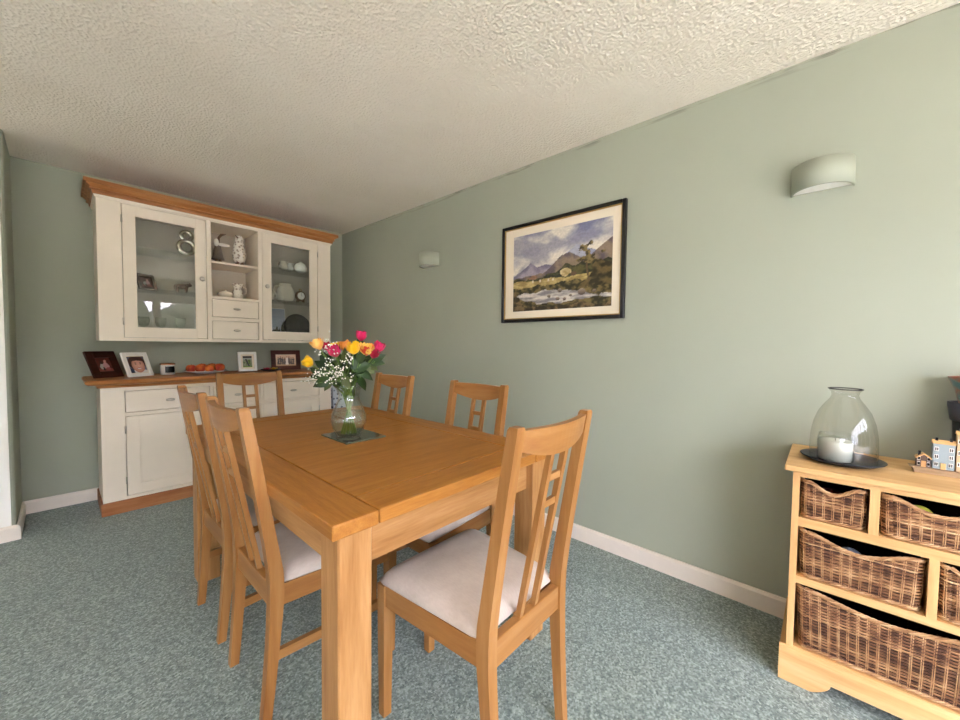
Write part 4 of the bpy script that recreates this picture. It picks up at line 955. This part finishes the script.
def basket(y_hi, y_lo, z0, z1, dip, lab, depth=.33):
    t = wthing('wicker_basket', lab, 'basket', (FX+depth/2, (y_hi+y_lo)/2, z0), 'wicker baskets in the pine unit')
    rnd = random.Random(int(z0*1000+y_hi*500)); H = z1-z0-.004
    x0, x1 = FX+.012, FX+depth; W_ = y_hi-y_lo; r = .022; L1, L2 = W_-2*r, (x1-x0)-2*r
    per = 2*L1+2*L2+2*PI*r
    def P(s, off, z, fl=1):     # runs along the front from high y to low y, then round the back
        s %= per; k = (.94+.06*min(1, z/H)) if fl else 1
        cxx, cyy = (x0+x1)/2, (y_hi+y_lo)/2
        seq = ((L1, (x0, y_hi-r), (0, -1)), (None, (x0+r, y_lo+r), PI), (L2, (x0+r, y_lo), (1, 0)), (None, (x1-r, y_lo+r), -PI/2), (L1, (x1, y_lo+r), (0, 1)), (None, (x1-r, y_hi-r), 0), (L2, (x1-r, y_hi), (-1, 0)), (None, (x0+r, y_hi-r), PI/2))
        for q in seq:
            ln = q[0] if q[0] is not None else PI*r/2
            if s <= ln:
                if q[0] is not None:
                    d = q[2]; nrm = (d[1], -d[0]); x, y = q[1][0]+d[0]*s+nrm[0]*off, q[1][1]+d[1]*s+nrm[1]*off
                else:
                    an = q[2]+s/r; x, y = q[1][0]+(r+off)*math.cos(an), q[1][1]+(r+off)*math.sin(an)
                break
            s -= ln
        return Vector((x, cyy+(y-cyy)*k, z0+.002+z))
    def topz(s):
        s %= per
        if -r < s < L1+r or s > per-r:
            u = (s if s < per-r else s-per)/L1; u = 2*u-1
            return H-dip*math.cos(max(-1, min(1, u))*PI/2)**1.4
        return H
    nst = max(14, int(per/.024)); st = per/nst
    def strand(bm, lay, pts, rad, tone):
        n0 = len(bm.verts); tube(bm, pts, rad, 4); bm.verts.ensure_lookup_table()
        for v in bm.verts[n0:]: v[lay] = tone+.10*noise.noise(v.co*40)
    bm = bmesh.new(); lay = bm.verts.layers.float.new('tone')
    dz = .0050; rows = int((H-.018)/dz)
    for k in range(rows):
        z = .010+k*dz; tone = rnd.uniform(-.14, .16)-.06*math.sin(k*.45); seg = []
        n = nst*4; light = (k % 13 == 9)
        for q in range(n+1):
            s = q*per/n; ok = z < topz(s)-.010
            if ok: seg.append(P(s, .0026*math.cos(PI*(s/st)+PI*k), z+rnd.uniform(-.0004, .0004)))
            if (not ok or q == n) and len(seg) > 2: strand(bm, lay, seg, .0027, tone+(.22 if light else 0)); seg = []
            elif not ok: seg = []
    mesh_obj('weave', bm, M['wicker'], t, kind='stuff')
    bm = bmesh.new(); lay = bm.verts.layers.float.new('tone')
    for k in range(nst):
        s = (k+.5)*st
        for o in (-.0022, .0022): strand(bm, lay, [P(s+o, .0006, .004), P(s+o, .0036, topz(s)*.33), P(s+o, .0006, topz(s)*.66), P(s+o, .0010, topz(s)-.004)], .0015, .22+rnd.uniform(-.08, .08))
    mesh_obj('stakes', bm, M['wicker'], t, kind='stuff')
    bm = bmesh.new(); lay = bm.verts.layers.float.new('tone')
    for k in range(4):
        n = nst*3
        for zf, rr in ((None, .0030), (.006, .0026)):
            pts = []
            for q in range(n):
                s = q*per/n; an = 2*PI*(s/st/2.5)+k*PI/2
                zz = (topz(s)-.006 if zf is None else zf)+.0042*math.sin(an); pts.append(P(s, .0044*math.cos(an), zz))
            n0 = len(bm.verts); tube(bm, pts, rr, 4, True); bm.verts.ensure_lookup_table()
            for v in bm.verts[n0:]: v[lay] = .16+.06*k
    mesh_obj('braided_rim', bm, M['wicker'], t)
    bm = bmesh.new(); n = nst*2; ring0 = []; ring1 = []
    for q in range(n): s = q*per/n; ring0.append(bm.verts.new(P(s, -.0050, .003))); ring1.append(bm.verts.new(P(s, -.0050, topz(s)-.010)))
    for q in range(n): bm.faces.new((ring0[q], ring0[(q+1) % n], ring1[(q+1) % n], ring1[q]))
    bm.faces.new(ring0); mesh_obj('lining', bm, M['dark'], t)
    return t
basket(.046, -.117, .597, .733, .030, 'small wicker basket in the upper left compartment of the pine unit')
basket(-.150, -.392, .597, .735, .034, 'wicker basket with something yellow inside, upper right of the pine unit')
basket(.045, -.248, .386, .556, .036, 'wide wicker basket in the middle row with a grey bundle inside')
basket(-.277, -.393, .386, .556, .026, 'narrow wicker basket at the right end of the middle row')
basket(.046, -.392, .130, .352, .030, 'largest wicker basket filling the bottom row of the pine unit')
# things peeping out of the baskets
def skein(c, r, mat, lab):
    bm = bmesh.new(); rnd = random.Random(int(c[2]*1000)); blob(bm, c, [q*.86 for q in r], 2, .1)
    for k in range(16):
        ax = Vector((rnd.gauss(0, 1), rnd.gauss(0, 1), rnd.gauss(0, 1))).normalized(); e = ax.orthogonal().normalized(); f = ax.cross(e)
        tube(bm, [Vector(c)+Vector([(e*math.cos(a)+f*math.sin(a))[i]*r[i]*.95 for i in range(3)]) for a in [2*PI*q/18 for q in range(18)]], .003, 5, True)
    tag(mesh_obj('yarn_ball', bm, mat, None, True), lab, 'yarn ball')
skein((1.80, -.235, .665), (.036, .034, .038), plain('lime_yarn', (186, 186, 66), .9, .15), 'lime yellow yarn ball in the upper right basket')
skein((1.80, -.085, .462), (.040, .042, .050), plain('grey_blue_yarn', (120, 132, 150), .9, .2), 'grey blue yarn ball in the wide middle basket')
skein((1.81, -.020, .470), (.030, .030, .046), plain('green_yarn', (70, 130, 62), .9, .2), 'green yarn ball in the wide middle basket beside the grey one')
skein((1.82, -.030, .655), (.040, .044, .046), plain('maroon_yarn', (84, 30, 28), .9, .2), 'dark maroon yarn ball in the upper left basket')

# ------------------------------------------------------------------ on top of the basket unit
UZ = .780
TC = (1.905, -.056)
tr = mesh_obj('candle_tray', lathe(bmesh.new(), [(.075, .0004), (.090, .003), (.112, .014), (.116, .018), (.113, .019), (.090, .009), (0, .007)], 48, (TC[0], TC[1], UZ)), M['tray'], None, True); tag(tr, 'round black tray under the glass cloche', 'tray')
ck = wthing('candle_in_jar', 'chunky white candle in a clear jar under the glass cloche', 'candle', (TC[0]-.01, TC[1]+.022, UZ+.0075))
c = (TC[0]-.020, TC[1]+.018, UZ+.0076)
mesh_obj('wax', lathe(bmesh.new(), [(.044, .003), (.0475, .006), (.0475, .070), (.045, .073), (0, .070)], 32, c), M['wax'], ck, True)
mesh_obj('jar', lathe(bmesh.new(), [(.045, 0), (.050, .004), (.0505, .078), (.047, .088), (.0465, .096), (.0445, .096), (.045, .088), (.0485, .077), (.0482, .006), (0, .0025)], 32, c), M['vase'], ck, True)
mesh_obj('wick', tube(bmesh.new(), [(c[0], c[1], c[2]+.068), (c[0]+.001, c[1], c[2]+.080)], .001, 5), M['black'], ck)
cl = [(.091, 0), (.092, .05), (.090, .09), (.083, .135), (.070, .175), (.052, .205), (.040, .222), (.036, .234), (.038, .246), (.046, .256), (.047, .258)]
cz = UZ+.0105
co = wthing('glass_cloche', 'smoky glass bell cloche with flared open top over the candle', 'cloche', (TC[0], TC[1]-.008, cz))
mesh_obj('bell', lathe(bmesh.new(), cl, 48, (TC[0], TC[1]-.002, cz), caps=False), M['cloche'], co, True)
mesh_obj('rim', tube(bmesh.new(), [(TC[0]+.046*math.cos(a), TC[1]-.002+.046*math.sin(a), cz+.257) for a in [2*PI*q/40 for q in range(40)]], .0022, 6, True), plain('dark_glass_rim', (70, 70, 66), .1, .1), co)
# row of painted wooden houses
ho = wthing('wooden_houses', 'row of small painted wooden houses on a driftwood base', 'ornament', (1.96, -.33, UZ))
HX = 1.945
M['drift'] = PINE['y']
DR = wood('driftwood', (128, 104, 80), (164, 138, 108), (186, 162, 132), 'y', .7)
mesh_obj('base', prism(bmesh.new(), [(-.224, .018), (-.232, .014), (-.236, .0003), (-.40, .0003), (-.405, .018)], 'x', HX-.018, HX+.030), DR, ho).location.z = UZ
def house(y0, y1, z1, gable, wallm, rows, cols, door):
    hb = bmesh.new(); z0 = UZ+.0182
    if gable: prism(hb, [(y0, z0), (y1, z0), (y1, z1-.014), ((y0+y1)/2, z1), (y0, z1-.014)], 'x', HX, HX+.022)
    else: box(hb, HX, HX+.022, y1, y0, z0, z1, bev=.0006)
    h = mesh_obj('house', hb, wallm, ho)
    if gable:
        m = (y0+y1)/2
        for s in (y0, y1):
            e = (s-m)*.12
            mesh_obj('roof', prism(bmesh.new(), [(m, z1), (m, z1+.004), (s+e, z1-.011), (s+e, z1-.015)], 'x', HX-.003, HX+.025), PINE['y'], h)
        mesh_obj('chimney', B(HX+.006, HX+.014, y0-.010, y0-.004, z1-.010, z1+.010), M['black'], h)
    else:
        mesh_obj('roof', prism(bmesh.new(), [(HX-.004, z1), (HX+.011, z1+.012), (HX+.026, z1)], 'y', y1-.002, y0+.002), PINE['y'], h)
        for y in (y0-.008, y1+.008): mesh_obj('chimney', B(HX+.007, HX+.015, y-.003, y+.003, z1+.006, z1+.019), M['black'], h)
    w_ = y0-y1
    for r in range(rows):
        for c_ in range(cols):
            if cols == 3 and c_ == 1: continue
            yc_ = y0-w_*(c_+.5)/cols; zc_ = z0+(z1-.008-z0)*(r+.62)/rows; a = .0046 if not gable else .0032; bz = min(.0066, .30*(z1-z0)/rows)
            wn = mesh_obj('window', B(HX-.0014, HX+.0004, yc_-a, yc_+a, zc_-bz, zc_+bz), M['white'], h)
            for s in (-1, 1): mesh_obj('pane', B(HX-.0020, HX-.0010, yc_+s*a*.45-.0014, yc_+s*a*.45+.0014, zc_-bz*.75, zc_+bz*.75), M['black'], h)
    mesh_obj('front_door', B(HX-.0022, HX+.0004, door-.0055, door+.0055, z0, z0+.020), PINE['z'], h)
house(-.241, -.273, UZ+.060, True, plain('brown_house_paint', (92, 76, 70), .7), 2, 3, -.257)
house(-.276, -.323, UZ+.102, False, plain('blue_grey_house_paint', (146, 160, 164), .7), 3, 3, -.2995)
house(-.326, -.366, UZ+.138, False, plain('natural_house_wood', (190, 164, 130), .7), 3, 3, -.346)
# dark pot with a flared painted cup standing in it
po = wthing('dark_pot', 'dark slate blue pot at the right end of the pine unit', 'pot', (2.045, -.400, UZ))
pc2 = (2.045, -.388, UZ)
mesh_obj('body', lathe(bmesh.new(), [(.045, .0004), (.052, .01), (.058, .12), (.060, .185), (.056, .185), (.052, .12), (0, .02)], 36, pc2), M['black'], po, True)
mesh_obj('rim_band', lathe(bmesh.new(), [(.060, .172), (.064, .174), (.072, .226), (.072, .236), (.066, .236), (.060, .190)], 36, pc2, caps=False), plain('slate_blue_glaze', (66, 68, 86), .4, .2), po, True)
def cup_mat():
    m, t, b = base_mat('painted_teal_rust', .35)
    f = tnoise(t, coords(t, (1, 1, 2)), 12, 3)
    t.links.new(ramp(t, f, [(.4, lin((74, 116, 124))), (.5, lin((110, 120, 116))), (.6, lin((150, 84, 60)))]), b.inputs['Base Color']); return m
cu = mesh_obj('flared_cup', lathe(bmesh.new(), [(.02, .022), (.024, .03), (.040, .20), (.058, .28), (.074, .322), (.071, .322), (.054, .28), (.036, .20), (0, .04)], 36, pc2), cup_mat(), None, True)
tag(cu, 'flared teal and rust painted vase rising from the dark pot', 'vase')
